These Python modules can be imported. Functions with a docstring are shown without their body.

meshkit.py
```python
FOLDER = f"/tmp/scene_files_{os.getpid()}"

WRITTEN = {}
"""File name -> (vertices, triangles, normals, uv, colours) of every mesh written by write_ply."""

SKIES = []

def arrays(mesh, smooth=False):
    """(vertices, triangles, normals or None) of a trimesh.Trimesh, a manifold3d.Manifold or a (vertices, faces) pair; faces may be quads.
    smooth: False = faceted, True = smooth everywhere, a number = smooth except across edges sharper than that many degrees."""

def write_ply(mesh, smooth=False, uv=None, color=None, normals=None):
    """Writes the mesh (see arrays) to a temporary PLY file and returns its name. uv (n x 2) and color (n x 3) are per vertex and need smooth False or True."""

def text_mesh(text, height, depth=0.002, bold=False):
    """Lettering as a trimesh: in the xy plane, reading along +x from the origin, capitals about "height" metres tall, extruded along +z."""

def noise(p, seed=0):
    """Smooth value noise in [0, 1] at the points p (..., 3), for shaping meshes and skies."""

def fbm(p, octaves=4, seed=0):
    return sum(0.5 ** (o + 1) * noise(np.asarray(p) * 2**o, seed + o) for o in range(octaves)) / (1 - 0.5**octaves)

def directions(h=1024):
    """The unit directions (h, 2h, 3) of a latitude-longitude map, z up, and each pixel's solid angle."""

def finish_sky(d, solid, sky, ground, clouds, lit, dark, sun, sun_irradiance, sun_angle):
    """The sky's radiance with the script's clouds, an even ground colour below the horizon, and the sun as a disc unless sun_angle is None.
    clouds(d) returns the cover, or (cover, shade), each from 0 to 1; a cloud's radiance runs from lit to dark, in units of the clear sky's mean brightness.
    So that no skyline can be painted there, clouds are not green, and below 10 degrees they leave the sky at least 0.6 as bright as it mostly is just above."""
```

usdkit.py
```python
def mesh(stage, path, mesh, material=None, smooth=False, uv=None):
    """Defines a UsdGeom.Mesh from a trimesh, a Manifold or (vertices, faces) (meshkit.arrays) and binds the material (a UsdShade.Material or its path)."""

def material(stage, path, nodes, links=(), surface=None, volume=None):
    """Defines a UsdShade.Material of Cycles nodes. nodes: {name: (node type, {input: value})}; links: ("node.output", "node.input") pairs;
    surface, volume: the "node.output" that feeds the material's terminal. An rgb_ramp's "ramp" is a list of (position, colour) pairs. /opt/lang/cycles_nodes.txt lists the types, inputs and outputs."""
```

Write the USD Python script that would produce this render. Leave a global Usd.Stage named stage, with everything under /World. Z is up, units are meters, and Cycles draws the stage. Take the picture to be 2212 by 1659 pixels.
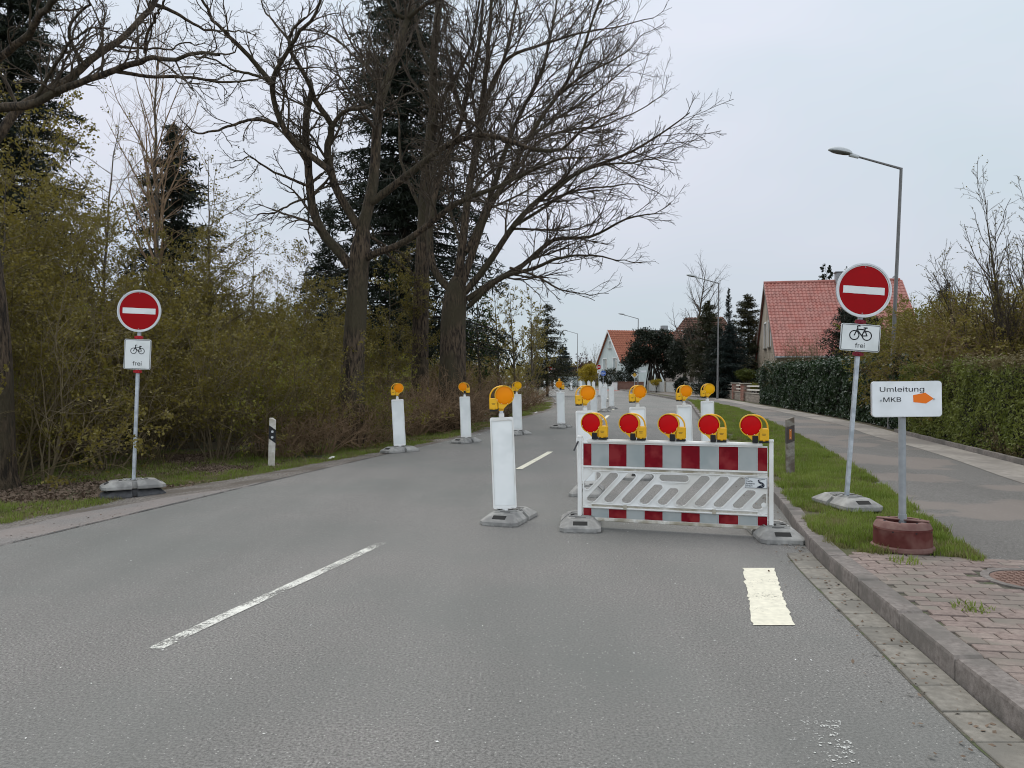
import math, numpy as np, trimesh, usdkit, meshkit
from pxr import Usd, UsdGeom, UsdLux, UsdShade, Sdf, Gf, Vt
from shapely.geometry import Polygon, box as sbox, Point, LineString
from shapely import affinity
from shapely.ops import unary_union

stage = Usd.Stage.CreateInMemory()
UsdGeom.SetStageUpAxis(stage, 'Z'); UsdGeom.SetStageMetersPerUnit(stage, 1.0)
world = UsdGeom.Xform.Define(stage, '/World'); stage.SetDefaultPrim(world.GetPrim())
UsdGeom.Scope.Define(stage, '/World/Looks')

# ------------------------------------------------------------------ camera, sky, sun, exposure
EYE = 1.5
cam = UsdGeom.Camera.Define(stage, '/World/camera')
cam.CreateHorizontalApertureAttr(36.0); cam.CreateFocalLengthAttr(36.0 * 1661 / 2212)
cam.CreateFStopAttr(0.0); cam.CreateClippingRangeAttr(Gf.Vec2f(0.05, 5000))
cam.AddTranslateOp().Set(Gf.Vec3d(0, 0, EYE)); cam.AddRotateXOp().Set(90.0)
cam.CreateExposureAttr(0.5)
SUN_EL, SUN_DIR = math.radians(58), (-0.35, 0.75)
sun_h = math.hypot(*SUN_DIR); sx, sy = SUN_DIR[0] / sun_h, SUN_DIR[1] / sun_h
dome = UsdLux.DomeLight.Define(stage, '/World/sky')
dome.GetPrim().SetCustomDataByKey('kind', 'structure')
sky_mat = usdkit.material(stage, '/World/Looks/sky_look', {
    'sky': ('sky_texture', {'sky_type': 'single_scattering', 'sun_disc': False, 'sun_elevation': SUN_EL, 'sun_rotation': math.atan2(sx, sy)}),
    'tc': ('texture_coordinate', {}),
    'map': ('mapping', {'scale': (1.0, 1.0, 2.2), 'location': (3.1, 1.7, 0.4)}),
    'n': ('noise_texture', {'scale': 1.6, 'detail': 5.0, 'roughness': 0.5, 'distortion': 0.3}),
    'r': ('rgb_ramp', {'ramp': [(0.36, (0.57, 0.663, 0.718)), (0.5, (0.63, 0.68, 0.755)), (0.64, (0.70, 0.718, 0.80))]}),
    'k': ('vector_math', {'math_type': 'scale'}), 'sep': ('separate_xyz', {}), 'kz': ('math', {'math_type': 'multiply_add', 'value2': 4.4, 'value3': 6.6}),
    'm': ('mix_color', {'fac': 0.95, 'use_clamp': False}),
    'bg': ('background_shader', {'strength': 0.1})},
    [('tc.generated', 'map.vector'), ('map.vector', 'n.vector'), ('n.fac', 'r.fac'), ('r.color', 'k.vector1'), ('tc.generated', 'sep.vector'), ('sep.z', 'kz.value1'), ('kz.value', 'k.scale'),
     ('sky.color', 'm.a'), ('k.vector', 'm.b'), ('m.result', 'bg.color')], surface='bg.background')
UsdShade.MaterialBindingAPI.Apply(dome.GetPrim()).Bind(sky_mat)
sun = UsdLux.DistantLight.Define(stage, '/World/sun')
sun.CreateIntensityAttr(0.4); sun.CreateAngleAttr(50.0); sun.CreateNormalizeAttr(True); sun.CreateColorAttr(Gf.Vec3f(1.0, 0.975, 0.94))
sun.AddRotateXYZOp().Set(Gf.Vec3f(90 - math.degrees(SUN_EL), 0, math.degrees(math.atan2(sx, -sy))))

# ------------------------------------------------------------------ helpers
counts = {}
def numbered(parent, name):
    k = (parent, name); n = counts.get(k, 0); counts[k] = n + 1
    return name if n == 0 else '%s_%03d' % (name, n)
def ppath(p):
    if p is None: return '/World'
    return str(p.GetPath()) if hasattr(p, 'GetPath') else str(p)
def obj(name, m, mt, parent=None, smooth=False):
    pp = ppath(parent); path = pp + '/' + numbered(pp, name)
    if isinstance(m, MB): m = m.mesh()
    return usdkit.mesh(stage, path, m, M[mt] if isinstance(mt, str) else mt, smooth).GetPrim()
def tag(o, label=None, cat=None, group=None, kind=None):
    for k, v in (('label', label), ('category', cat), ('group', group), ('kind', kind)):
        if v: o.SetCustomDataByKey(k, v)
    return o
def thing(name, label, cat, loc=(0, 0, 0), rz=0.0, group=None, tilt=None, scale=None):
    x = UsdGeom.Xform.Define(stage, '/World/' + numbered('/World', name))
    x.AddTranslateOp().Set(Gf.Vec3d(*map(float, loc)))
    if tilt: x.AddRotateXYZOp().Set(Gf.Vec3f(tilt[0], tilt[1], math.degrees(rz)))
    else: x.AddRotateZOp().Set(math.degrees(rz))
    if scale: x.AddScaleOp().Set(Gf.Vec3f(*scale) if np.ndim(scale) else Gf.Vec3f(scale, scale, scale))
    return tag(x.GetPrim(), label, cat, group)
def dup(src, name, label, cat, loc, rz, group=None, scale=None):
    r = thing(name, label, cat, loc, rz, group, scale=scale)
    r.GetReferences().AddInternalReference(src.GetPath()); r.SetInstanceable(True)
    return r
class MB:
    def __init__(s): s.v, s.f, s.n = [], [], 0
    def add(s, v, f):
        v = np.asarray(v, float); f = np.asarray(f, int)
        if f.shape[1] == 4: f = np.vstack([f[:, [0, 1, 2]], f[:, [0, 2, 3]]])
        s.v.append(v); s.f.append(f + s.n); s.n += len(v); return s
    def tm(s, t, T=None):
        v = np.array(t.vertices)
        if T is not None: v = v @ np.asarray(T)[:3, :3].T + np.asarray(T)[:3, 3]
        return s.add(v, t.faces)
    def box(s, c, d, rz=0.0):
        return s.tm(trimesh.creation.box(d), xf(c, rz))
    def cbox(s, c, d, ch=0.004, rz=0.0):
        return s.tm(chamfer_box(d, ch), xf(c, rz))
    def tube(s, pts, r, sides=8):
        v, f = tube_mesh(np.array(pts, float)[None], np.broadcast_to(np.asarray(r, float), (1, len(pts))), sides, True)
        return s.add(v, f)
    def poly(s, p, depth, T=None):
        for g in getattr(p, 'geoms', [p]):
            s.tm(trimesh.creation.extrude_polygon(g, depth, engine='earcut'), T)
        return s
    def lathe(s, prof, T=None, sections=32):
        return s.tm(trimesh.creation.revolve(np.array(prof, float), sections=sections), T)
    def mesh(s): return (np.vstack(s.v), np.vstack(s.f))
def xf(t=(0, 0, 0), rz=0.0, rx=0.0, ry=0.0):
    T = trimesh.transformations.euler_matrix(rx, ry, rz, 'sxyz'); T[:3, 3] = t; return T
UPRIGHT = lambda t=(0, 0, 0), rz=0.0: xf(t, rz) @ xf(rx=math.pi / 2)      # xy drawing -> xz plane, extruding towards -y
def chamfer_box(d, ch):
    d = np.array(d, float) / 2; ch = min(ch, d.min() * 0.9); pts = []
    for s in np.ndindex(2, 2, 2):
        sg = np.array(s) * 2 - 1
        for k in range(3):
            p = d.copy(); p -= ch; p[k] += ch; pts.append(sg * p)
    return trimesh.convex.convex_hull(np.array(pts))
def frames(P):
    t = np.gradient(P, axis=1); t /= np.maximum(np.linalg.norm(t, axis=2, keepdims=True), 1e-9)
    m = t.mean(1); ref = np.zeros_like(m); ref[np.arange(len(m)), np.argmin(np.abs(m), axis=1)] = 1
    u = np.cross(t, ref[:, None, :]); u /= np.maximum(np.linalg.norm(u, axis=2, keepdims=True), 1e-9)
    return t, u, np.cross(t, u)
def tube_mesh(P, R, sides, caps=False):
    B, N, _ = P.shape; t, u, w = frames(P)
    a = np.arange(sides) / sides * 2 * np.pi
    V = P[:, :, None] + R[:, :, None, None] * (np.cos(a)[None, None, :, None] * u[:, :, None] + np.sin(a)[None, None, :, None] * w[:, :, None])
    V = V.reshape(-1, 3)
    b, i, j = np.meshgrid(np.arange(B), np.arange(N - 1), np.arange(sides), indexing='ij')
    q = lambda i, j: (b * N + i) * sides + j % sides
    F = np.stack([q(i, j), q(i, j + 1), q(i + 1, j + 1), q(i + 1, j)], -1).reshape(-1, 4)
    F = np.vstack([F[:, [0, 2, 1]], F[:, [0, 3, 2]]])
    if caps:
        ex = []
        for bb in range(B):
            for e, o in ((0, 0), (N - 1, 1)):
                s0 = (bb * N + e) * sides
                for k in range(1, sides - 1): ex.append([s0, s0 + k, s0 + k + 1] if o == 0 else [s0, s0 + k + 1, s0 + k])
        F = np.vstack([F, np.array(ex)])
    return V, F
def at(px, py, Y):                                    # a point seen at (px, py) of the 2212-wide photograph, Y metres ahead
    return np.array([(px - 1106) / 1661 * Y, Y, EYE + (829.5 - py) / 1661 * Y])
def resample(pts, rad, n):
    pts = np.array(pts, float); rad = np.array(rad, float)
    from scipy.interpolate import CubicSpline, PchipInterpolator
    s = np.r_[0, np.cumsum(np.linalg.norm(np.diff(pts, axis=0), axis=1))]
    q = np.linspace(0, s[-1], n)
    P = (CubicSpline(s, pts, bc_type='natural') if len(pts) > 2 else PchipInterpolator(s, pts))(q)
    return P, np.interp(q, s, rad)
def unit(v): return v / np.maximum(np.linalg.norm(v, axis=-1, keepdims=True), 1e-9)
def grow(P, R, rng, spacing, t0, ang, length, npts, wiggle, up, rfac, rtip, tmax=0.98, bias=(0, 0, 0)):
    """children of every branch in P: length = (fraction of parent's, min, max)"""
    L = np.linalg.norm(np.diff(P, axis=1), axis=2).sum(1)
    n = np.maximum(1, np.round(L * (tmax - t0) / spacing)).astype(int)
    ids = np.repeat(np.arange(len(P)), n)
    k = np.concatenate([np.arange(m) for m in n]); nn = np.repeat(n, n)
    t = t0 + (tmax - t0) * (k + rng.uniform(0.1, 0.9, len(k))) / nn
    N = P.shape[1]; x = t * (N - 1); i = np.minimum(x.astype(int), N - 2); fr = (x - i)[:, None]
    p = P[ids, i] * (1 - fr) + P[ids, i + 1] * fr
    r = R[ids, i] * (1 - fr[:, 0]) + R[ids, i + 1] * fr[:, 0]
    tan = unit(P[ids, i + 1] - P[ids, i])
    rv = unit(np.cross(tan, rng.normal(size=tan.shape)))
    a = rng.uniform(*ang, len(ids))[:, None]
    d = unit(tan * np.cos(a) + rv * np.sin(a) + np.array([0, 0, up]) + np.array(bias))
    ln = np.clip(L[ids] * length[0] * (1.15 - 0.75 * t) * rng.uniform(0.6, 1.25, len(ids)), length[1], length[2])
    Q = np.zeros((len(ids), npts, 3)); Q[:, 0] = p
    step = (ln / (npts - 1))[:, None]
    for m in range(1, npts):
        d = unit(d + rng.normal(size=d.shape) * wiggle + np.array([0, 0, up * 0.35]))
        Q[:, m] = Q[:, m - 1] + d * step
    r0 = np.minimum(r * rfac, r * 0.9)
    return Q, r0[:, None] * np.linspace(1, 0, npts)[None] + np.minimum(rtip, r0)[:, None] * np.linspace(0, 1, npts)[None]
def leaf_quads(C, size, rng, nrm=None, aspect=0.55, flat=0.0):
    n = len(C); size = np.broadcast_to(size, n)[:, None] * rng.uniform(0.6, 1.3, (n, 1))
    a = rng.normal(size=(n, 3))
    if nrm is not None: a = a * (1 - flat) + 1e-3
    b = rng.normal(size=(n, 3))
    if nrm is not None:
        nn = unit(nrm + rng.normal(size=(n, 3)) * 0.55); a = unit(np.cross(nn, b)); c = np.cross(nn, a)
    else:
        a = unit(a); c = unit(np.cross(a, b))
    V = np.stack([C - a * size * 0.5, C + c * size * 0.5 * aspect, C + a * size * 0.5, C - c * size * 0.5 * aspect], 1).reshape(-1, 3)
    F = np.arange(n * 4).reshape(n, 4)
    return V, np.vstack([F[:, [0, 1, 2]], F[:, [0, 2, 3]]])
def on_branches(P, rng, per, t0=0.2, spread=0.03):
    B, N, _ = P.shape; ids = np.repeat(np.arange(B), per)
    x = rng.uniform(t0, 1, len(ids)) * (N - 1); i = np.minimum(x.astype(int), N - 2); fr = (x - i)[:, None]
    return P[ids, i] * (1 - fr) + P[ids, i + 1] * fr + rng.normal(size=(len(ids), 3)) * spread
def smoothstep(a, b, x):
    t = np.clip((np.asarray(x, float) - a) / (b - a), 0, 1); return t * t * (3 - 2 * t)

# ------------------------------------------------------------------ materials
M = {}
def mat(name, c1, c2=None, scale=6.0, rough=0.8, bump=0.0, bscale=None, big=None, bigscale=0.7, metallic=0.0, spec=0.35,
        island=0.0, translucent=0.0, bands=None, detail=4.0, bdist=0.01, objvar=0.0, coat=0.0):
    """noise-mixed c1/c2; big = a third colour in large soft patches; island = brightness variety per leaf or piece"""
    c2 = c1 if c2 is None else c2
    nd = {'g': ('geometry', {}), 'n': ('noise_texture', {'scale': scale, 'detail': detail, 'roughness': 0.6}),
          'r': ('rgb_ramp', {'ramp': [(0.41, c1), (0.60, c2)] if bands else [(0.32, c1), (0.68, c2)]}),
          'p': ('principled_bsdf', {'roughness': rough, 'metallic': metallic, 'specular_ior_level': spec, 'coat_weight': coat})}
    lk = [('g.position', 'n.vector'), ('n.fac', 'r.fac')]; col = 'r.color'
    if big is not None:
        nd['n2'] = ('noise_texture', {'scale': bigscale, 'detail': 3.0}); nd['r2'] = ('rgb_ramp', {'ramp': [(0.46, (0, 0, 0)), (0.62, (1, 1, 1))]})
        nd['mb'] = ('mix_color', {'b': big, 'fac': 0.0})
        lk += [('g.position', 'n2.vector'), ('n2.fac', 'r2.fac'), ('r2.color', 'mb.fac'), (col, 'mb.a')]; col = 'mb.result'
    if island or objvar:
        src = 'g.random_per_island' if island else 'oi.random'
        if not island: nd['oi'] = ('object_info', {})
        amt = island or objvar
        nd['iv'] = ('map_range', {'from_min': 0.0, 'from_max': 1.0, 'to_min': 1 - amt, 'to_max': 1 + amt})
        nd['hv'] = ('hsv', {'hue': 0.5, 'saturation': 1.0, 'fac': 1.0})
        lk += [(src, 'iv.value'), ('iv.result', 'hv.value'), (col, 'hv.color')]; col = 'hv.color'
    lk.append((col, 'p.base_color'))
    if bump:
        nd['bn'] = ('noise_texture', {'scale': bscale or scale * 3, 'detail': 4.0, 'roughness': 0.65}); nd['b'] = ('bump', {'strength': bump, 'distance': bdist})
        if bands:
            nd['mp'] = ('mapping', {'scale': bands}); lk += [('g.position', 'mp.vector'), ('mp.vector', 'bn.vector')]
        else: lk.append(('g.position', 'bn.vector'))
        lk += [('bn.fac', 'b.height'), ('b.normal', 'p.normal')]
        if bands: lk = [q for q in lk if q[1] not in ('r.fac',)] + [('bn.fac', 'r.fac')]
    out = 'p.BSDF'
    if translucent:
        nd['t'] = ('translucent_bsdf', {}); nd['mx'] = ('mix_closure', {'fac': translucent})
        lk += [(col, 't.color'), ('p.BSDF', 'mx.closure1'), ('t.BSDF', 'mx.closure2')]; out = 'mx.closure'
    M[name] = usdkit.material(stage, '/World/Looks/' + name, nd, lk, surface=out); return M[name]

def asphalt(name, dark, light, patch, speck=0.975, patchscale=0.35, rough=0.82, hard=0.2):
    nd = {'g': ('geometry', {}),
          'n': ('noise_texture', {'scale': 70.0, 'detail': 4.0, 'roughness': 0.85}), 'r': ('rgb_ramp', {'ramp': [(0.38, dark), (0.62, light)]}),
          'v': ('voronoi_texture', {'scale': 105.0, 'randomness': 1.0}), 'vs': ('separate_color', {}), 'vg': ('math', {'math_type': 'greater_than', 'value2': speck}),
          'vd': ('math', {'math_type': 'less_than', 'value2': 0.42}), 'va': ('math', {'math_type': 'multiply'}),
          'ms': ('mix_color', {'b': (0.40, 0.39, 0.36)}),
          'n2': ('noise_texture', {'scale': patchscale, 'detail': 5.0, 'roughness': 0.55}), 'r2': ('rgb_ramp', {'ramp': [(0.52 - hard / 2, (0, 0, 0)), (0.52 + hard / 2, (1, 1, 1))]}),
          'sc': ('math', {'math_type': 'multiply', 'value2': 0.75}), 'mp': ('mix_color', {'b': patch}),
          'mpp': ('mapping', {'scale': (1.1, 0.12, 1.0), 'rotation': (0, 0, 0.21)}), 'n3': ('noise_texture', {'scale': 1.2, 'detail': 2.0}),
          'r3': ('rgb_ramp', {'ramp': [(0.35, (0.94, 0.94, 0.94)), (0.65, (1.04, 1.04, 1.04))]}), 'ml': ('mix_color', {'blend_type': 'multiply', 'fac': 1.0, 'use_clamp': False}),
          'bn': ('noise_texture', {'scale': 130.0, 'detail': 3.0, 'roughness': 0.7}), 'b': ('bump', {'strength': 0.9, 'distance': 0.008}),
          'p': ('principled_bsdf', {'roughness': rough, 'specular_ior_level': 0.12})}
    lk = [('g.position', 'n.vector'), ('n.fac', 'r.fac'), ('g.position', 'n2.vector'), ('n2.fac', 'r2.fac'), ('r2.color', 'sc.value1'), ('sc.value', 'mp.fac'), ('r.color', 'mp.a'),
          ('g.position', 'mpp.vector'), ('mpp.vector', 'n3.vector'), ('n3.fac', 'r3.fac'), ('mp.result', 'ml.a'), ('r3.color', 'ml.b'),
          ('g.position', 'v.vector'), ('v.color', 'vs.color'), ('vs.r', 'vg.value1'), ('v.distance', 'vd.value1'), ('vg.value', 'va.value1'), ('vd.value', 'va.value2'),
          ('ml.result', 'ms.a'), ('va.value', 'ms.fac'), ('ms.result', 'p.base_color'), ('g.position', 'bn.vector'), ('bn.fac', 'b.height'), ('b.normal', 'p.normal')]
    M[name] = usdkit.material(stage, '/World/Looks/' + name, nd, lk, surface='p.BSDF')
def worn_paint(name, col, cover, scale=38.0):
    nd = {'g': ('geometry', {}), 'n': ('noise_texture', {'scale': scale, 'detail': 6.0, 'roughness': 0.75}), 'n2': ('noise_texture', {'scale': 3.0, 'detail': 2.0}),
          'a': ('math', {'math_type': 'multiply_add', 'value2': 0.5}), 'gt': ('math', {'math_type': 'greater_than', 'value2': cover}),
          'nc': ('noise_texture', {'scale': 20.0, 'detail': 4.0}), 'rc': ('rgb_ramp', {'ramp': [(0.3, tuple(0.8 * x for x in col)), (0.7, col)]}),
          'p': ('principled_bsdf', {'roughness': 0.7}), 't': ('transparent_bsdf', {}), 'm': ('mix_closure', {})}
    lk = [('g.position', 'n.vector'), ('g.position', 'n2.vector'), ('n2.fac', 'a.value1'), ('n.fac', 'a.value3'), ('a.value', 'gt.value1'), ('g.position', 'nc.vector'), ('nc.fac', 'rc.fac'), ('rc.color', 'p.base_color'),
          ('gt.value', 'm.fac'), ('t.BSDF', 'm.closure1'), ('p.BSDF', 'm.closure2')]
    M[name] = usdkit.material(stage, '/World/Looks/' + name, nd, lk, surface='m.closure')
def glass_pane(name, tint=(0.05, 0.06, 0.07)):
    nd = {'f': ('fresnel', {'IOR': 1.5}), 't': ('transparent_bsdf', {'color': (0.75, 0.78, 0.78)}), 'g': ('glossy_bsdf', {'roughness': 0.04}), 'm': ('mix_closure', {})}
    M[name] = usdkit.material(stage, '/World/Looks/' + name, nd, [('f.fac', 'm.fac'), ('t.BSDF', 'm.closure1'), ('g.BSDF', 'm.closure2')], surface='m.closure')

asphalt('asphalt', (0.102, 0.097, 0.090), (0.300, 0.287, 0.267), (0.165, 0.168, 0.155))
asphalt('path_asphalt', (0.085, 0.080, 0.073), (0.215, 0.204, 0.188), (0.21, 0.18, 0.158), speck=0.985, patchscale=0.55, hard=0.03)
asphalt('apron_asphalt', (0.15, 0.14, 0.13), (0.27, 0.25, 0.235), (0.25, 0.215, 0.195), speck=0.96, patchscale=1.2)
mat('concrete_strip', (0.23, 0.205, 0.175), (0.33, 0.30, 0.265), 9, 0.9, 0.3, 60, big=(0.19, 0.17, 0.15))
mat('gravel', (0.045, 0.038, 0.030), (0.33, 0.295, 0.26), 34, 0.95, 0.9, 60, big=(0.13, 0.11, 0.09), bigscale=1.3, bdist=0.03)
mat('soil', (0.050, 0.043, 0.026), (0.12, 0.095, 0.06), 14, 0.95, 0.8, 30, big=(0.075, 0.082, 0.032), bigscale=0.8, bdist=0.03)
mat('dirt', (0.085, 0.070, 0.055), (0.16, 0.135, 0.105), 5, 0.95, 0.6, 20)
mat('kerb_stone', (0.12, 0.102, 0.09), (0.23, 0.202, 0.182), 26, 0.88, 0.5, 90, big=(0.12, 0.108, 0.095), bigscale=2.5, objvar=0.10, bdist=0.004)
mat('gutter_stone', (0.145, 0.132, 0.11), (0.23, 0.212, 0.18), 22, 0.88, 0.4, 90, big=(0.145, 0.135, 0.115), bigscale=4, objvar=0.12, bdist=0.004)
mat('brick_red', (0.15, 0.112, 0.097), (0.245, 0.19, 0.165), 24, 0.9, 0.4, 90, big=(0.18, 0.15, 0.128), bigscale=2.0, objvar=0.10, bdist=0.004)
mat('brick_grey', (0.18, 0.142, 0.122), (0.27, 0.215, 0.185), 24, 0.9, 0.4, 90, big=(0.165, 0.145, 0.12), bigscale=2.5, objvar=0.10, bdist=0.004)
mat('joint_sand', (0.06, 0.055, 0.042), (0.13, 0.115, 0.09), 50, 0.95, 0.5, 120, big=(0.07, 0.085, 0.035), bigscale=6)
worn_paint('cream_paint', (0.72, 0.68, 0.54), 0.60, 60)
worn_paint('white_paint', (0.70, 0.69, 0.62), 0.735, 80)
worn_paint('tar_seam', (0.035, 0.034, 0.032), 0.70, 30)
worn_paint('ghost_paint', (0.62, 0.62, 0.58), 0.86, 45)
mat('white_plastic', (0.84, 0.835, 0.81), (0.75, 0.745, 0.71), 7, 0.5, 0.06, 40, spec=0.25, big=(0.70, 0.68, 0.63), bigscale=2.6)
mat('dirty_plastic', (0.74, 0.72, 0.66), (0.42, 0.37, 0.28), 13, 0.6, 0.1, 40, big=(0.35, 0.31, 0.23), bigscale=5)
mat('white_sheeting', (0.78, 0.80, 0.78), (0.83, 0.84, 0.82), 5, 0.45, spec=0.2, big=(0.72, 0.74, 0.72), bigscale=3)
mat('grey_sheeting', (0.35, 0.375, 0.365), (0.39, 0.41, 0.40), 6, 0.4, big=(0.31, 0.345, 0.34), bigscale=4, spec=0.4)
mat('red_sheeting', (0.20, 0.004, 0.012), (0.15, 0.003, 0.009), 9, 0.5, big=(0.25, 0.025, 0.028), bigscale=6, spec=0.12)
mat('sign_red', (0.33, 0.003, 0.006), (0.28, 0.003, 0.005), 3, 0.45, spec=0.12)
mat('sign_white', (0.66, 0.68, 0.67), (0.72, 0.74, 0.72), 5, 0.4, big=(0.60, 0.62, 0.60), bigscale=4)
mat('sign_bright', (0.80, 0.82, 0.83), (0.74, 0.76, 0.77), 6, 0.4, big=(0.70, 0.72, 0.72), bigscale=5)
mat('black_print', (0.012, 0.012, 0.014), rough=0.5)
mat('navy_print', (0.015, 0.018, 0.03), rough=0.5)
mat('orange_print', (0.80, 0.17, 0.008), rough=0.45)
mat('sign_blue', (0.012, 0.085, 0.36), rough=0.4)
mat('sign_yellow', (0.62, 0.36, 0.06), rough=0.5)
mat('yellow_plastic', (0.80, 0.44, 0.008), (0.72, 0.37, 0.006), 9, 0.38, spec=0.5)
mat('black_plastic', (0.012, 0.012, 0.013), rough=0.45)
mat('red_clamp', (0.45, 0.01, 0.02), (0.28, 0.01, 0.015), 20, 0.4)
mat('dark_red_clamp', (0.17, 0.008, 0.02), rough=0.4)
mat('galvanised', (0.42, 0.45, 0.48), (0.56, 0.59, 0.62), 22, 0.42, 0.05, 50, metallic=0.55, big=(0.36, 0.39, 0.42), bigscale=8)
mat('grey_pole', (0.27, 0.285, 0.295), (0.34, 0.355, 0.365), 12, 0.5, metallic=0.35)
mat('aluminium', (0.56, 0.57, 0.58), (0.66, 0.67, 0.68), 15, 0.38, metallic=0.6)
mat('lamp_pole', (0.155, 0.15, 0.145), (0.20, 0.195, 0.19), 8, 0.6, metallic=0.2)
mat('lamp_head', (0.46, 0.48, 0.48), (0.54, 0.56, 0.56), 6, 0.5)
mat('lamp_glass', (0.10, 0.10, 0.09), rough=0.2)
mat('rubber_base', (0.25, 0.243, 0.225), (0.37, 0.36, 0.335), 11, 0.85, 0.35, 60, big=(0.20, 0.195, 0.185), bigscale=5, bdist=0.006)
mat('dark_rubber', (0.055, 0.055, 0.058), (0.10, 0.10, 0.10), 12, 0.85, 0.3, 60)
mat('base_hole', (0.025, 0.024, 0.022), rough=0.9)
mat('rust_red', (0.085, 0.022, 0.018), (0.12, 0.036, 0.030), 12, 0.7, 0.15, 50, big=(0.14, 0.06, 0.05), bigscale=6, spec=0.15)
mat('rust_pale', (0.20, 0.115, 0.095), (0.14, 0.065, 0.055), 14, 0.8, 0.15, 60)
mat('old_white', (0.60, 0.58, 0.53), (0.44, 0.41, 0.35), 14, 0.7, big=(0.40, 0.37, 0.30), bigscale=5)
mat('mossy_concrete', (0.15, 0.135, 0.11), (0.26, 0.24, 0.205), 30, 0.95, 0.4, 60, big=(0.11, 0.085, 0.065), bigscale=7)
mat('dark_brown_band', (0.045, 0.035, 0.032), (0.065, 0.05, 0.045), 20, 0.6)
mat('amber_reflector', (0.45, 0.15, 0.03), rough=0.3)
mat('lens_chrome', (0.55, 0.56, 0.56), rough=0.25, metallic=0.4)
def lens(name, col, deep):
    nd = {'tc': ('texture_coordinate', {}), 'w': ('wave_texture', {'wave_type': 'bands', 'bands_direction': 'x', 'scale': 28.0, 'distortion': 0.0}),
          'b': ('bump', {'strength': 0.35, 'distance': 0.004}), 'lw': ('layer_weight', {'blend': 0.35}), 'mc': ('mix_color', {'a': col, 'b': deep}),
          'p': ('principled_bsdf', {'roughness': 0.30, 'specular_ior_level': 0.14})}
    M[name] = usdkit.material(stage, '/World/Looks/' + name, nd, [('tc.object', 'w.vector'), ('w.fac', 'b.height'), ('b.normal', 'p.normal'), ('lw.facing', 'mc.fac'), ('mc.result', 'p.base_color')], surface='p.BSDF')
lens('amber_lens', (0.88, 0.27, 0.004), (0.75, 0.18, 0.002)); lens('yellow_lens', (0.86, 0.43, 0.006), (0.72, 0.30, 0.004)); lens('red_lens', (0.56, 0.004, 0.006), (0.42, 0.003, 0.004))
glass_pane('window_glass')
mat('bark_oak', (0.020, 0.014, 0.009), (0.125, 0.088, 0.056), 18, 0.95, 1.0, 20, bands=(1, 1, 0.2), bdist=0.12, big=(0.062, 0.050, 0.028), bigscale=0.9)
mat('bark_dark', (0.016, 0.013, 0.010), (0.048, 0.038, 0.028), 14, 0.95, 0.8, 14, bands=(1, 1, 0.15), bdist=0.04)
mat('bark_grey', (0.045, 0.036, 0.026), (0.11, 0.09, 0.066), 12, 0.95, 0.6, 14, bands=(1, 1, 0.2), bdist=0.03)
mat('twig_dark', (0.038, 0.028, 0.019), (0.075, 0.056, 0.037), 5, 0.9)
mat('twig_olive', (0.085, 0.066, 0.030), (0.16, 0.125, 0.060), 3, 0.9)
mat('twig_brown', (0.155, 0.10, 0.058), (0.27, 0.18, 0.105), 3, 0.9)
mat('twig_pale', (0.105, 0.082, 0.046), (0.18, 0.142, 0.085), 3, 0.9)
def leafmat(name, c1, c2, tr=0.3, rough=0.6, var=0.62, spec=0.3): mat(name, c1, c2, 1.3, rough, island=var, translucent=tr, spec=spec)
leafmat('leaf_olive', (0.32, 0.262, 0.042), (0.52, 0.425, 0.092), 0.35)
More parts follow.
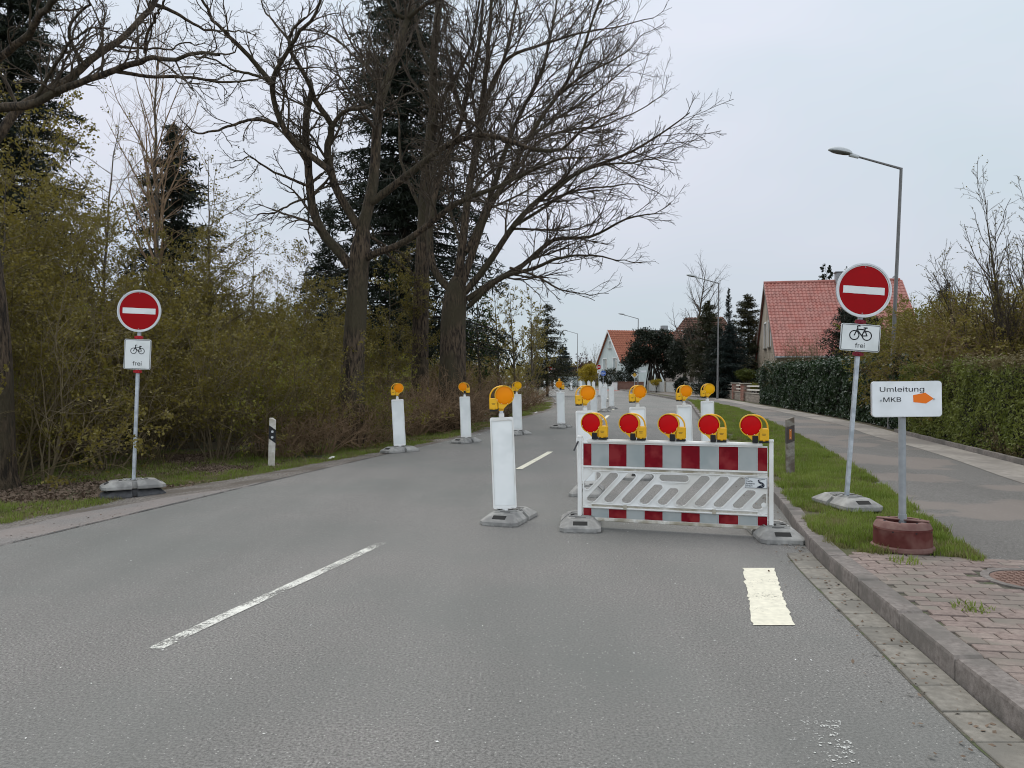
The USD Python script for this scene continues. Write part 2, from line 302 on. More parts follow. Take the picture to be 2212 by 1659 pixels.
leafmat('leaf_fresh', (0.34, 0.335, 0.036), (0.53, 0.50, 0.075), 0.35)
leafmat('leaf_bud', (0.15, 0.135, 0.045), (0.24, 0.20, 0.08))
leafmat('leaf_brown', (0.22, 0.145, 0.07), (0.36, 0.245, 0.12))
leafmat('leaf_green', (0.045, 0.10, 0.018), (0.09, 0.16, 0.03))
leafmat('needle_dark', (0.022, 0.036, 0.020), (0.048, 0.066, 0.030), 0.12)
leafmat('needle_blue', (0.020, 0.042, 0.036), (0.035, 0.062, 0.05), 0.12)
leafmat('needle_olive', (0.050, 0.056, 0.018), (0.105, 0.105, 0.034), 0.15)
leafmat('leaf_laurel', (0.026, 0.058, 0.020), (0.055, 0.10, 0.032), 0.12, 0.40, 0.5, 0.35)
leafmat('leaf_hornbeam', (0.20, 0.25, 0.036), (0.36, 0.40, 0.080), 0.3, 0.55, 0.5)
leafmat('leaf_hedge_brown', (0.20, 0.16, 0.065), (0.30, 0.235, 0.10), 0.25, 0.6, 0.5)
leafmat('leaf_topiary', (0.13, 0.17, 0.022), (0.22, 0.25, 0.035), 0.25)
leafmat('leaf_plum', (0.085, 0.028, 0.034), (0.15, 0.055, 0.058), 0.3)
leafmat('blossom_pink', (0.55, 0.34, 0.34), (0.66, 0.46, 0.44), 0.3)
leafmat('blossom_pale', (0.30, 0.28, 0.20), (0.42, 0.38, 0.29), 0.3)
leafmat('blossom_yellow', (0.78, 0.56, 0.03), (0.85, 0.66, 0.05), 0.3)
leafmat('litter', (0.22, 0.15, 0.10), (0.42, 0.31, 0.225), 0.1, 0.85, 0.5)
leafmat('grass_blade', (0.20, 0.285, 0.034), (0.36, 0.44, 0.085), 0.35, 0.55, 0.4)
leafmat('grass_dry', (0.24, 0.24, 0.075), (0.40, 0.36, 0.16), 0.3, 0.7, 0.4)
mat('hedge_core', (0.014, 0.014, 0.008), (0.030, 0.026, 0.014), 8, 0.95)  # near-black: shade behind the hedge leaves put into the core colour
mat('render_tan', (0.27, 0.225, 0.17), (0.36, 0.31, 0.24), 1.6, 0.92, 0.25, 40, big=(0.22, 0.175, 0.13), bigscale=0.9, bdist=0.01)
mat('render_mint', (0.50, 0.56, 0.54), (0.58, 0.63, 0.61), 2, 0.9)
mat('render_white', (0.31, 0.265, 0.235), (0.42, 0.37, 0.33), 1.2, 0.9)
mat('tile_red', (0.285, 0.105, 0.084), (0.375, 0.160, 0.130), 7, 0.62, 0.2, 50, objvar=0.14, big=(0.33, 0.11, 0.085), bigscale=1.2, bdist=0.004)
mat('tile_orange', (0.33, 0.095, 0.048), (0.43, 0.15, 0.078), 3, 0.75, island=0.25)
mat('tile_brown', (0.13, 0.058, 0.038), (0.25, 0.105, 0.062), 3, 0.8, island=0.45)
mat('barge_board', (0.15, 0.125, 0.11), (0.20, 0.17, 0.15), 6, 0.8)
mat('frame_white', (0.76, 0.76, 0.74), rough=0.5)
mat('room_dark', (0.035, 0.037, 0.04), (0.09, 0.09, 0.09), 1.5, 0.9)
mat('curtain', (0.50, 0.50, 0.48), (0.60, 0.60, 0.58), 8, 0.9)
mat('slate_clad', (0.20, 0.21, 0.215), (0.27, 0.28, 0.285), 5, 0.6)
mat('wall_brick', (0.20, 0.085, 0.060), (0.30, 0.14, 0.10), 12, 0.9, objvar=0.2)
mat('wall_grey', (0.20, 0.165, 0.135), (0.29, 0.25, 0.205), 6, 0.92, 0.3, 40, objvar=0.12)
mat('coping', (0.24, 0.215, 0.175), (0.34, 0.31, 0.26), 8, 0.9, 0.3, 40)
mat('rail_white', (0.55, 0.52, 0.45), (0.66, 0.63, 0.56), 6, 0.7)
mat('picket_grey', (0.36, 0.36, 0.34), (0.48, 0.48, 0.45), 6, 0.8)
mat('low_wall_brown', (0.16, 0.085, 0.065), (0.22, 0.125, 0.095), 4, 0.9)
mat('cast_iron', (0.13, 0.075, 0.055), (0.20, 0.12, 0.09), 30, 0.7, 0.3, 80)
mat('cycle_red', (0.30, 0.13, 0.11), (0.36, 0.17, 0.14), 5, 0.9)
mat('litter_paper', (0.72, 0.71, 0.68), rough=0.8)
mat('pigeon_grey', (0.20, 0.20, 0.22), (0.28, 0.28, 0.30), 20, 0.8)

# ------------------------------------------------------------------ the lie of the land
def rise(y):
    y = np.minimum(np.asarray(y, float), 122.0)
    return 0.0107 * np.logaddexp(0, (y - 14.0) / 2.5) * 2.5
_XR = np.array([(-12, 2.5), (-6, 2.3), (0, 2.14), (2, 2.11), (3.2, 2.15), (4.0, 2.25), (4.9, 2.37), (6.3, 2.56), (7.1, 2.71), (9.0, 3.16), (12, 3.76), (16, 4.55), (24, 6.1), (32, 7.7), (40, 9.35), (46, 10.5), (54, 11.2), (66, 11.7), (83, 12.1), (95, 12.5), (140, 13)])
_XL = np.array([(-12, -8.7), (-6, -7.4), (0, -6.2), (4, -5.4), (7.1, -4.73), (10.8, -3.92), (15.4, -2.78), (17.6, -2.18), (19.2, -1.73), (21.6, -1.08), (29.4, 0.41), (41, 2.37), (55, 3.0), (72, 3.3), (95, 3.6), (140, 4.0)])
_CL = np.array([(-12, -6), (4.35, -2.02), (7.24, -1.23), (13.4, 0.12), (16.8, 0.87), (29, 3.45), (37, 4.85), (42, 5.6), (55, 6.9), (70, 7.6), (95, 7.8)])
from scipy.interpolate import PchipInterpolator
XR, XL, CL = (PchipInterpolator(a[:, 0], a[:, 1]) for a in (_XR, _XL, _CL))
KH = 0.12                                            # kerb height
def kerb_up(y): return KH * (1 - smoothstep(84, 97, y))
def left_drop(d): return -0.015 - 0.11 * smoothstep(0.15, 1.8, d) - 0.05 * smoothstep(3, 8, d) * 0
def ground_z(x, y):
    x, y = np.asarray(x, float), np.asarray(y, float)
    dl, dr = XL(np.clip(y, -12, 139)) - x, x - XR(np.clip(y, -12, 139))
    side = np.where(dl > 0, left_drop(dl) * (1 - smoothstep(70, 95, y)) - 0.03 * smoothstep(70, 95, y), np.where(dr > 0.08, kerb_up(y) - 0.012 - 0.02 * smoothstep(84, 97, y), -0.06))
    return rise(y) + side
ys = np.unique(np.r_[np.arange(-12, 60, 0.5), np.arange(60, 130, 2), np.arange(130, 200, 12), 260, 400, 700, 1200])
offL = np.array([-1200, -500, -200, -100, -60, -40, -28, -20, -14, -10, -8, -6.5, -5, -4, -3, -2.4, -1.8, -1.4, -1.0, -0.7, -0.45, -0.2, -0.02])
offR = -offL[::-1]
rows = []
for y in ys:
    yc = min(max(y, -12), 139); a, b = float(XL(yc)), float(XR(yc))
    xs = np.r_[a + offL, a + 0.05, (a + b) / 2, b + 0.05, b + np.r_[0.10, offR[1:]]]
    z = ground_z(xs, np.full(len(xs), y)); far = (np.abs(np.r_[offL, 0, 0, 0, offR]) > 5) & (y < 130)
    z = z + np.where(far, (meshkit.noise(np.stack([xs * 0.35, np.full(len(xs), y * 0.35), xs * 0], -1), 3) - 0.5) * 0.12, 0)
    rows.append(np.stack([xs, np.full(len(xs), y), z], -1))
G = np.array(rows); nr, nc = G.shape[:2]
i, j = np.meshgrid(np.arange(nr - 1), np.arange(nc - 1), indexing='ij')
GF = np.stack([i * nc + j, i * nc + j + 1, (i + 1) * nc + j + 1, (i + 1) * nc + j], -1).reshape(-1, 4)
tag(obj('ground', (G.reshape(-1, 3), GF), 'soil', smooth=True), 'dark soil and thin grass under the roadside thicket and gardens', 'ground', kind='structure')
def strip(name, y0, y1, fa, fb, z, mt, dy=0.5, n=2, parent=None, smooth=True):
    yy = np.arange(y0, y1 + 1e-6, dy); V = []
    for y in yy:
        x0, x1 = float(fa(y)), float(fb(y))
        for k in range(n):
            x = x0 + (x1 - x0) * k / (n - 1); V.append((x, y, float(z(x, y))))
    m = len(yy); ii, jj = np.meshgrid(np.arange(m - 1), np.arange(n - 1), indexing='ij')
    F = np.stack([ii * n + jj, ii * n + jj + 1, (ii + 1) * n + jj + 1, (ii + 1) * n + jj], -1).reshape(-1, 4)
    return obj(name, (np.array(V), F), mt, parent, smooth)
road_z = lambda x, y: rise(y)
# road: the straight and slightly bending stretch, then the far bend to the left
road = strip('road', -10, 96, XL, XR, road_z, 'asphalt', n=6)
tag(road, 'grey asphalt road curving away past the warning boards', 'road', kind='structure')
def bend(name, left, right, z, mt, n=14):
    L, R_ = resample(np.c_[np.array(left, float), np.zeros(len(left))], np.ones(len(left)), n)[0], resample(np.c_[np.array(right, float), np.zeros(len(right))], np.ones(len(right)), n)[0]
    V = np.vstack([L, R_]); V[:, 2] = rise(V[:, 1]) + z
    F = np.array([[k, n + k, n + k + 1, k + 1] for k in range(n - 1)])
    return obj(name, (V, F), mt)
tag(bend('road', [(3.6, 95.9), (2.6, 103), (-1.0, 109), (-8, 112.5), (-18, 114)], [(12.5, 95.9), (11.8, 106), (8, 115), (0, 121), (-18, 124)], 0.004, 'asphalt'), 'far end of the road bending to the left', 'road', kind='structure')
# path (footway) beyond the grass verge
_PL = np.array([(2, 3.2), (5.0, 3.45), (5.95, 3.62), (9.5, 4.65), (13.4, 5.75), (21.2, 7.6), (31, 9.6), (40, 11.0), (46, 11.4), (54, 12.0), (66, 12.5), (83, 12.9), (97, 13.3)])
_PR = np.array([(2, 6.6), (5.0, 6.9), (9.5, 7.7), (13.4, 8.7), (19, 9.95), (24.5, 11.15), (40, 13.0), (46, 13.6), (54, 14.3), (66, 14.9), (83, 15.4), (97, 15.8)])
PLf, PRf = PchipInterpolator(_PL[:, 0], _PL[:, 1]), PchipInterpolator(_PR[:, 0], _PR[:, 1])
verge_z = lambda x, y: rise(y) + kerb_up(y)
PM = lambda y: PRf(y) - 0.85 - 0.05 * math.sin(y * 0.7)
tag(strip('footpath', 5.7, 97, lambda y: PLf(y) + 0.06 * math.sin(3.1 * y) + 0.04 * math.sin(7.7 * y + 1), PM, lambda x, y: verge_z(x, y) - 0.004, 'path_asphalt', dy=0.25, n=4), 'patched asphalt footpath between the grass verge and the hedges', 'path', kind='structure')
tag(strip('footpath', 5.0, 97, PM, PRf, lambda x, y: verge_z(x, y) + 0.001, 'concrete_strip', dy=0.5), 'tan concrete strip of the footpath along the hedges', 'path', kind='structure')
# left shoulder
tag(strip('shoulder', -8, 46, lambda y: XL(y) - (1.75 - 1.25 * smoothstep(9, 19, y)) - 0.12 * math.sin(1.9 * y), XL, lambda x, y: rise(y) + left_drop(max(float(XL(y)) - x, 0)) + 0.006, 'gravel', n=6, dy=0.3), 'gravel shoulder along the left edge of the road', 'shoulder', kind='structure')
tag(strip('shoulder', 4, 11.6, lambda y: XL(y) - (0.95 - 0.85 * smoothstep(9.0, 11.6, y)) - 0.05 * math.sin(5 * y), XL, lambda x, y: rise(y) + left_drop(max(float(XL(y)) - x, 0)) + 0.010, 'apron_asphalt', n=4, dy=0.2), 'cracked reddish asphalt apron under the left no entry sign', 'shoulder', kind='structure')
tag(strip('driveway', 46, 68, lambda y: XL(y) - 3.5 * math.sin((y - 46) / 22 * math.pi) ** 0.6 - 0.1, XL, lambda x, y: rise(y) + left_drop(max(float(XL(y)) - x, 0)) + 0.006, 'dirt', n=6, dy=0.5), 'bare brown dirt pull-in left of the far road', 'driveway', kind='structure')
# markings
def mark(name, y0, y1, off, w, mt, label, rag=0.0, fa=CL):
    rng = np.random.default_rng(int(y0 * 10)); yy = np.linspace(y0, y1, 40); ra, rb = (rng.normal(size=40) * rag for _ in 'ab'); V = []
    for k, y in enumerate(yy):
        x = float(fa(y)) + off; V += [(x - w / 2 + ra[k], y, float(rise(y)) + 0.004), (x + w / 2 + rb[k], y, float(rise(y)) + 0.004)]
    F = np.array([[2 * k, 2 * k + 1, 2 * k + 3, 2 * k + 2] for k in range(39)])
    return tag(obj(name, (np.array(V), F), mt), label, 'road marking', kind='structure')
mark('road_marking', 4.35, 7.24, 0, 0.098, 'white_paint', 'worn white centre dash in the near lane')
mark('road_marking', 13.4, 16.6, 0, 0.12, 'cream_paint', 'white centre dash beside the nearest warning board')
for a, b in ((22.4, 25.4), (29.0, 32.0), (37.2, 41.2), (46.5, 49.5), (55.5, 58.5)): mark('road_marking', a, b, 0, 0.12, 'cream_paint', 'white centre dash farther along the road')
blk = PchipInterpolator([1.5, 3.4, 4.77, 6.25, 8], [0.98, 1.32, 1.625, 2.005, 2.5])
mark('road_marking', 4.77, 6.25, 0, 0.25, 'cream_paint', 'broad cream block marking in front of the barrier', 0.006, blk)
mark('road_marking', 1.9, 3.42, 0, 0.25, 'ghost_paint', 'almost worn off block marking at the bottom', 0.006, blk)
mark('tar_seam', 4.2, 17, -0.03, 0.055, 'tar_seam', 'dark broken seam between road and gravel shoulder', 0.012, XL)
mark('road_marking', 16.6, 30, 0.14, 0.09, 'ghost_paint', 'faint worn edge line on the left side of the road', 0.004, XL)
tag(strip('cycle_crossing', 84, 91, lambda y: XR(y) - 2.6, lambda y: XR(y) - 0.3, lambda x, y: rise(y) + 0.004, 'cycle_red'), 'reddish strip of paving at the far junction', 'road marking', kind='structure')

# kerb, gutter, brick pavement: every stone its own piece
def along(f, y): 
    d = (float(f(y + 0.05)) - float(f(y - 0.05))) / 0.1; return unit(np.array([d, 1.0]))
kerb = UsdGeom.Xform.Define(stage, '/World/kerb').GetPrim(); tag(kerb, 'weathered grey concrete kerb along the right edge of the road', 'kerb', kind='structure')
y = 1.6
def quad_block(c, inset, z0, z1, ch):
    """c: four ground corners (x, y) counter-clockwise; a block with chamfered top edge"""
    c = np.array(c, float); m = c.mean(0); d = unit(m - c); c = c + d * inset * 1.4; t = c + d * ch * 1.4
    V = [(*p, z0) for p in c] + [(*p, z1 - ch) for p in c] + [(*p, z1) for p in t]; n = len(c)
    F = [[k, (k + 1) % n, n + (k + 1) % n, n + k] for k in range(n)] + [[n + k, n + (k + 1) % n, 2 * n + (k + 1) % n, 2 * n + k] for k in range(n)] + [[2 * n, 2 * n + k, 2 * n + k + 1, 2 * n + k + 1] for k in range(1, n - 1)]
    F = [f if f[2] != f[3] else [f[0], f[1], f[2], f[0]] for f in F]
    return np.array(V), np.array(F)
rk = np.random.default_rng(5)
while y < 60:
    step = 0.76 if y < 9 else (1.0 if y < 26 else 2.0)
    a0, a1 = y, y + step
    if y < 3.1 - 0.8: y = a1; continue
    xa, xb = float(XR(a0)), float(XR(a1)); z = float(rise((a0 + a1) / 2)) + rk.normal() * 0.002
    V, F = quad_block([(xa, a0), (xa + 0.155, a0), (xb + 0.155, a1), (xb, a1)], 0.0035, z - 0.08, z + KH + 0.004, 0.016)
    obj('kerb_stone', (V, F), 'kerb_stone', kerb); y = a1
strip('kerb_run', y, 96, XR, lambda q: XR(q) + 0.15, lambda x, q: rise(q) + kerb_up(q) + 0.006, 'kerb_stone', parent=kerb)
strip('kerb_face', y, 96, lambda q: XR(q) - 0.002, XR, lambda x, q: rise(q) + (kerb_up(q) + 0.006 if x > float(XR(q)) - 0.001 else -0.02), 'kerb_stone', parent=kerb)
gut = UsdGeom.Xform.Define(stage, '/World/gutter').GetPrim(); tag(gut, 'row of tan gutter stones at the foot of the kerb', 'gutter', kind='structure')
strip('bed', 1.2, 6.85, lambda q: XR(q) - 0.235, lambda q: XR(q) - 0.002, lambda x, q: rise(q) + 0.003, 'joint_sand', parent=gut)
y = 2.0
while y < 6.6:
    st = 0.30; xa, xb = float(XR(y)), float(XR(y + st)); z = rk.normal() * 0.0012
    V, F = quad_block([(xa - 0.225 + rk.normal() * .003, y), (xa - 0.005, y), (xb - 0.005, y + st), (xb - 0.225 + rk.normal() * .003, y + st)], 0.004, -0.03, 0.010 + z, 0.004)
    obj('gutter_stone', (V, F), 'gutter_stone', gut); y += st
# brick pavement on the corner
pav = UsdGeom.Xform.Define(stage, '/World/pavement').GetPrim(); tag(pav, 'weathered red brick pavement on the corner behind the kerb', 'pavement', kind='structure')
PEND = lambda x: 6.42 - 0.10 * (x - 2.6)
bed = Polygon([(XR(q) + 0.15, q) for q in np.arange(1.5, 6.3, 0.2)] + [(2.75, 6.35), (3.62, 6.1), (4.4, 6.0), (5.2, 5.9), (6.0, 5.4), (6, 1.5)])
obj('bed', MB().poly(bed, 0.02, xf((0, 0, 0.089))), 'joint_sand', pav)
ang = math.radians(-9); ca, sa = math.cos(ang), math.sin(ang); br = []
for r_ in range(-40, 60):
    for c_ in range(-30, 30):
        u, v = (c_ + 0.5 * (r_ % 2)) * 0.204, r_ * 0.103
        x, yb = 4.0 + u * ca - v * sa, 4.2 + u * sa + v * ca
        if not (2.9 < yb < 6.5): continue
        if x < float(XR(yb)) + 0.02 or x > 6: continue
        br.append((math.hypot(x * 1.0, yb), x, yb))
man_c = (3.70, 5.42)
br = [b for b in br if bed.buffer(0.06).contains(Point(b[1], b[2])) and math.hypot(b[1] - man_c[0], b[2] - man_c[1]) > 0.36 and b[1] < 0.68 * b[2] + 0.25]
br.sort(); rb = np.random.default_rng(8); stuffb = MB()
for k, (_, x, yb) in enumerate(br):
    h = np.array([[-0.1, -0.05], [0.1, -0.05], [0.1, 0.05], [-0.1, 0.05]]) + rb.normal(size=(4, 2)) * 0.0012
    c = h @ np.array([[ca, sa], [-sa, ca]]) + (x, yb)
    cl = bed.buffer(-0.004).intersection(Polygon(c)).convex_hull.simplify(0.003)
    if cl.area < 0.25 * Polygon(c).area: continue
    c = np.array(cl.exterior.coords)[:-1]; c = c if Polygon(c).exterior.is_ccw else c[::-1]
    V, F = quad_block(c, 0.0022, 0.09, 0.121 + rb.normal() * 0.0016, 0.004)
    if k < 298: obj('paving_brick', (V, F), ['brick_red', 'brick_red', 'brick_grey'][rb.integers(3)], pav)
    else: stuffb.add(V, F)
if stuffb.n: tag(obj('paving_bricks', stuffb, 'brick_red', pav), kind='stuff')
mh = thing('manhole_cover', 'round rusty brown manhole cover in the brick pavement', 'manhole cover', (*man_c, 0.1))
obj('frame', MB().lathe([(0.29, 0), (0.345, 0), (0.345, 0.022), (0.29, 0.022), (0.29, 0)], sections=40), 'kerb_stone', mh)
m = MB().lathe([(0, 0), (0.285, 0), (0.285, 0.016), (0, 0.016)], sections=40)
for a in range(-5, 6):
    for b in range(-5, 6):
        if math.hypot(a, b) < 5.1: m.box((a * 0.048, b * 0.048, 0.018), (0.026, 0.026, 0.006))
obj('lid', m, 'cast_iron', mh)

# ------------------------------------------------------------------ road works furniture
def plate(w=0.42, l=0.82, h=0.115):
    """foot plate: long axis y; bevelled block with carrying slots and ribs; returns (body, dark slots, ribs)"""
    lo, mid, up = MB(), None, None
    pts = []
    for (sx_, sy_, z, c) in ((w / 2 - .006, l / 2 - .006, 0, .05), (w / 2, l / 2, 0.012, .05), (w / 2, l / 2, 0.045, .05), (w / 2 - .012, l / 2 - .014, 0.058, .05), (w / 2 - 0.075, l / 2 - 0.125, h, .05)):
        pts += [(a * (sx_ - (c if k else 0)), b * (sy_ - (0 if k else c)), z) for a in (-1, 1) for b in (-1, 1) for k in (0, 1)]
    pts = np.array(pts)
    for s in (-1, 1):                                 # two lobes and a narrower waist
        q = pts.copy(); q[:, 1] = np.where(q[:, 1] * s < 0, s * 0.035, q[:, 1]); lo.tm(trimesh.convex.convex_hull(q))
    lo.cbox((0, 0, h / 2 - 0.004), (w - 0.13, 0.09, h - 0.008), 0.01)
    for s in (-1, 1):
        for x in np.linspace(-w / 2 + .06, w / 2 - .06, 4): lo.box((x, s * (l / 2 + 0.001), 0.014), (0.03, 0.006, 0.02))
    ribs = MB()
    for s in (-1, 1):
        ribs.box((0, s * 0.115, h + 0.004), (w - 0.19, 0.016, 0.014)); ribs.box((-w / 2 + 0.098, s * 0.05, h + 0.004), (0.016, 0.13, 0.014)); ribs.box((w / 2 - 0.098, s * 0.05, h + 0.004), (0.016, 0.13, 0.014))
        ribs.box((0.05, s * 0.06, h + 0.004), (0.09, 0.016, 0.012)); ribs.box((-0.06, s * 0.075, h + 0.004), (0.05, 0.02, 0.012)); ribs.box((0, s * 0.2, h + 0.002), (0.2, 0.018, 0.008))
    slots, holes = [], MB()
    for s in (-1, 1):
        sl = math.atan2(h - 0.058, 0.111); yc, zc = s * (l / 2 - 0.068), 0.0865
        slots.append(MB().tm(trimesh.creation.box((0.145, 0.062, 0.004)), xf((0, yc, zc + 0.001), 0, rx=-s * sl)))
        slots.append(MB().box((0, s * 0.165, h + 0.0015), (0.11, 0.045, 0.004)))
        for x in (-0.09, 0.0, 0.09): holes.box((x, s * 0.032, h + 0.0015), (0.045, 0.014, 0.004))
    return lo, (slots, holes), ribs
def put_base(parent, loc=(0, 0, 0), rz=0.0, dark=False):
    lo, holes, ribs = plate(); T = xf(loc, rz)
    def mv(m): v, f = m.mesh(); return (v @ T[:3, :3].T + T[:3, 3], f)
    b = obj('base', mv(lo), 'dark_rubber' if dark else 'rubber_base', parent)
    for hm in holes[0]: obj('carry_slot', mv(hm), 'base_hole', b)
    tag(obj('small_holes', mv(holes[1]), 'base_hole', b), kind='stuff'); tag(obj('ribs', mv(ribs), 'dark_rubber' if dark else 'rubber_base', b), kind='stuff')
    return b
def ring(R0, R1, d, n=40):
    return Point(0, 0).buffer(R0, 24).difference(Point(0, 0).buffer(R1, 24)), d
def add_lamp(parent, T, lens_mat, flip=False, bracket='black_plastic'):
    """warning lamp; mount at the origin of T, lens faces -y and +y, z up; flip mirrors left and right"""
    sg = -1 if flip else 1
    Tm = np.asarray(T) @ np.diag([sg, 1, 1, 1])
    def mv(m):
        v, f = m.mesh(); v = v @ Tm[:3, :3].T + Tm[:3, 3]
        return (v, f[:, ::-1]) if sg < 0 else (v, f)
    cx, cz = -0.040, 0.168
    h = MB()
    tear = unary_union([Point(cx, cz).buffer(0.107, 20), Polygon([(cx - 0.075, cz - 0.06), (cx + 0.07, cz - 0.06), (0.03, 0.03), (-0.025, 0.02)])]).buffer(-0.004).buffer(0.004)
    shell = tear.difference(Point(cx, cz).buffer(0.0985, 20))
    h.poly(shell, 0.082, UPRIGHT((0, 0.041, 0)))
    h.poly(Polygon([(cx - 0.06, cz - 0.075), (cx + 0.06, cz - 0.075), (0.028, 0.03), (-0.025, 0.022)]), 0.06, UPRIGHT((0, 0.030, 0)))
    arc = resample([(cx + x_, 0, cz + z_) for x_, z_ in ((0.015, 0.103), (0.075, 0.094), (0.125, 0.062), (0.155, 0.010), (0.160, -0.040))], [0.008] * 5, 14)[0]
    for o_ in (-0.008, 0.008): h.tube(arc + (0, o_, 0), 0.0078, 6)
    h.cbox((0.047 if False else 0.0, 0, 0.052), (0.056, 0.062, 0.07), 0.006)
    lamp = obj('warning_lamp', mv(h), 'yellow_plastic', parent, 30)
    bx_ = MB().cbox((0.083, 0, 0.080), (0.094, 0.078, 0.125), 0.010); obj('battery_box', mv(bx_), 'yellow_plastic', lamp)
    obj('box_foot', mv(MB().cbox((0.083, 0, 0.008), (0.090, 0.074, 0.020), 0.004)), 'black_plastic', lamp)
    bb = MB(); bb.box((0.083, -0.0393, 0.086), (0.04, 0.001, 0.004)); bb.box((0.083, -0.0393, 0.074), (0.03, 0.001, 0.004)); tag(obj('small_print', mv(bb), 'black_plastic', lamp), kind='stuff')
    obj('latch', mv(MB().box((0.083, -0.040, 0.021), (0.022, 0.004, 0.010))), 'yellow_plastic', lamp)
    br_ = MB().cbox((0.0, -0.020 if bracket == 'black_plastic' else 0.0, 0.034), (0.054, 0.050, 0.070), 0.004)
    for k in range(5): br_.box((0, -0.0455 if bracket == 'black_plastic' else -0.0262, 0.012 + k * 0.011), (0.046, 0.003, 0.004))
    obj('bracket', mv(br_), bracket, lamp)
    for s in (-1, 1):
        prof = [(0.0985 * math.sin(q), 0.030 + 0.018 * math.cos(q) ) for q in np.linspace(math.pi / 2, 0.0, 9)]
        prof = [(0.0985, 0.0)] + prof; prof[-1] = (0.0, prof[-1][1])
        lm = MB().lathe(prof, xf((cx, 0, cz)) @ xf(rx=-s * math.pi / 2), 36)
        if s < 0:
            pass
        obj('lens', mv(lm), lens_mat, lamp, 40)
    sc = MB()
    for q in (200, 250, 290, 330): sc.tm(trimesh.creation.cylinder(0.0035, 0.004, sections=8), xf((cx + 0.094 * math.cos(math.radians(q)), -0.042, cz + 0.094 * math.sin(math.radians(q))), rx=math.pi / 2))
    tag(obj('screws', mv(sc), 'sign_bright', lamp), kind='stuff')
    return lamp
def rrect(x0, z0, x1, z1, r): return sbox(x0 + r, z0 + r, x1 - r, z1 - r).buffer(r, 5)
def beacon(loc, label, rz=0.0, base_rz=0.2, lamp=None, flip=False, roll=0.0, group=None, base_off=(0.0, 0.0), black=False, lamp_rz=None):
    t = thing('warning_board', label, 'warning board', loc, 0.0, group)
    put_base(t, (*base_off, 0), base_rz)
    T = xf((0, 0, 0.10), rz) @ xf(ry=math.radians(roll)) @ xf((0, 0, -0.10))
    def mv(m): v, f = m.mesh(); return (v @ T[:3, :3].T + T[:3, 3], f)
    z0, z1, w = 0.135, 1.135, 0.258
    b = MB(); outer = rrect(-w / 2, z0, w / 2, z1, 0.022)
    b.poly(outer, 0.034, UPRIGHT((0, 0.017, 0)))
    rim = outer.buffer(-0.001).difference(sbox(-w / 2 + 0.016, z0 + 0.034, w / 2 - 0.016, z1 - 0.036))
    b.poly(rim, 0.052, UPRIGHT((0, 0.026, 0)))
    for sx_ in (-1, 1):
        for zz in (z0 + 0.016, z1 - 0.018): b.box((sx_ * 0.08, -0.027, zz), (0.03, 0.004, 0.006))
    bd = obj('board', mv(b), 'white_plastic', t, 25)
    for s in (-1, 1): obj('panel', mv(MB().poly(sbox(-w / 2 + 0.019, z0 + 0.038, w / 2 - 0.019, z1 - 0.040), 0.003, UPRIGHT((0, s * 0.0195 + 0.0015, 0)))), 'white_sheeting', bd)
    obj('socket', mv(MB().cbox((0, 0, 0.12), (0.06, 0.05, 0.05), 0.004)), 'white_plastic', t); obj('socket', mv(MB().cbox((0, 0, z1 + 0.02), (0.058, 0.048, 0.05), 0.006)), 'white_plastic', t)
    obj('post', mv(MB().box((0, 0, z1 + 0.055), (0.04, 0.04, 0.12))), 'aluminium', t)
    if lamp: add_lamp(t, T @ xf((0, 0, z1 + 0.072), lamp_rz or 0.0), lamp, flip, 'black_plastic' if black else 'yellow_plastic')
    return t
Z = lambda x, y: float(rise(y))
TAPER_L, TAPER_R, UNLIT = 'lit warning boards closing the left side', 'lit warning boards closing the right lane', 'plain warning boards along the centre line'
beacon((-0.075, 8.44, 0), 'nearest white warning board with amber lamp, left of the barrier', 0.03, -0.33, 'amber_lens', True, -2.2, 'warning boards with amber lamps', (0.05, 0.02))
beacon((1.03, 10.55, 0), 'warning board with amber lamp right behind the left barrier post', 0.05, -0.2, 'amber_lens', True, -1.6, 'warning boards with amber lamps')
beacon((2.03, 12.25, 0), 'warning board with amber lamp behind the second red lamp', 0.03, -0.3, 'amber_lens', True, -1.8, 'warning boards with amber lamps')
beacon((3.03, 13.4, 0), 'warning board with amber lamp behind the third and fourth red lamps', 0.03, -0.3, 'amber_lens', True, -2.0, 'warning boards with amber lamps')
beacon((3.90, 15.3, Z(0, 15.3)), 'warning board with yellow lamp at the grass verge behind the barrier', 0.02, -0.3, 'yellow_lens', True, -0.8, 'warning boards with amber lamps')
beacon((-2.42, 16.6, Z(0, 16.6)), 'warning board with amber lamp leaning at the left road edge', 0.12, -0.75, 'amber_lens', True, -3.0, 'warning boards with amber lamps')
beacon((-1.13, 18.95, Z(0, 18.95)), 'second warning board with amber lamp from the left road edge', 0.12, -0.6, 'amber_lens', False, -2.0, 'warning boards with amber lamps', black=True)
beacon((0.16, 21.5, Z(0, 21.5)), 'warning board with yellow lamp, partly hidden by the nearest one', 0.12, -0.7, 'yellow_lens', True, -1.7, 'warning boards with amber lamps')
beacon((1.56, 24.4, Z(0, 24.4)), 'farther amber-lamp warning board standing alone by the centre line', 0.12, -0.6, 'amber_lens', False, -1.5, 'warning boards with amber lamps', black=True)
beacon((2.76, 45.0, Z(0, 45)), 'far lamp-topped warning board on the left road edge', 1.3, 0.2, 'yellow_lens', True, 0.0, 'warning boards with amber lamps')
UL = [(2.95, 27.6, -1.5), (4.2, 35.2, -1.2), (4.95, 38.2, -1.0), (6.0, 49.5, 0), (6.98, 60.8, 0), (7.0, 66, 0), (7.08, 71, 0), (6.8, 76, 0), (6.4, 83, 0), (5.27, 95, 0), (4.3, 101, 0)]
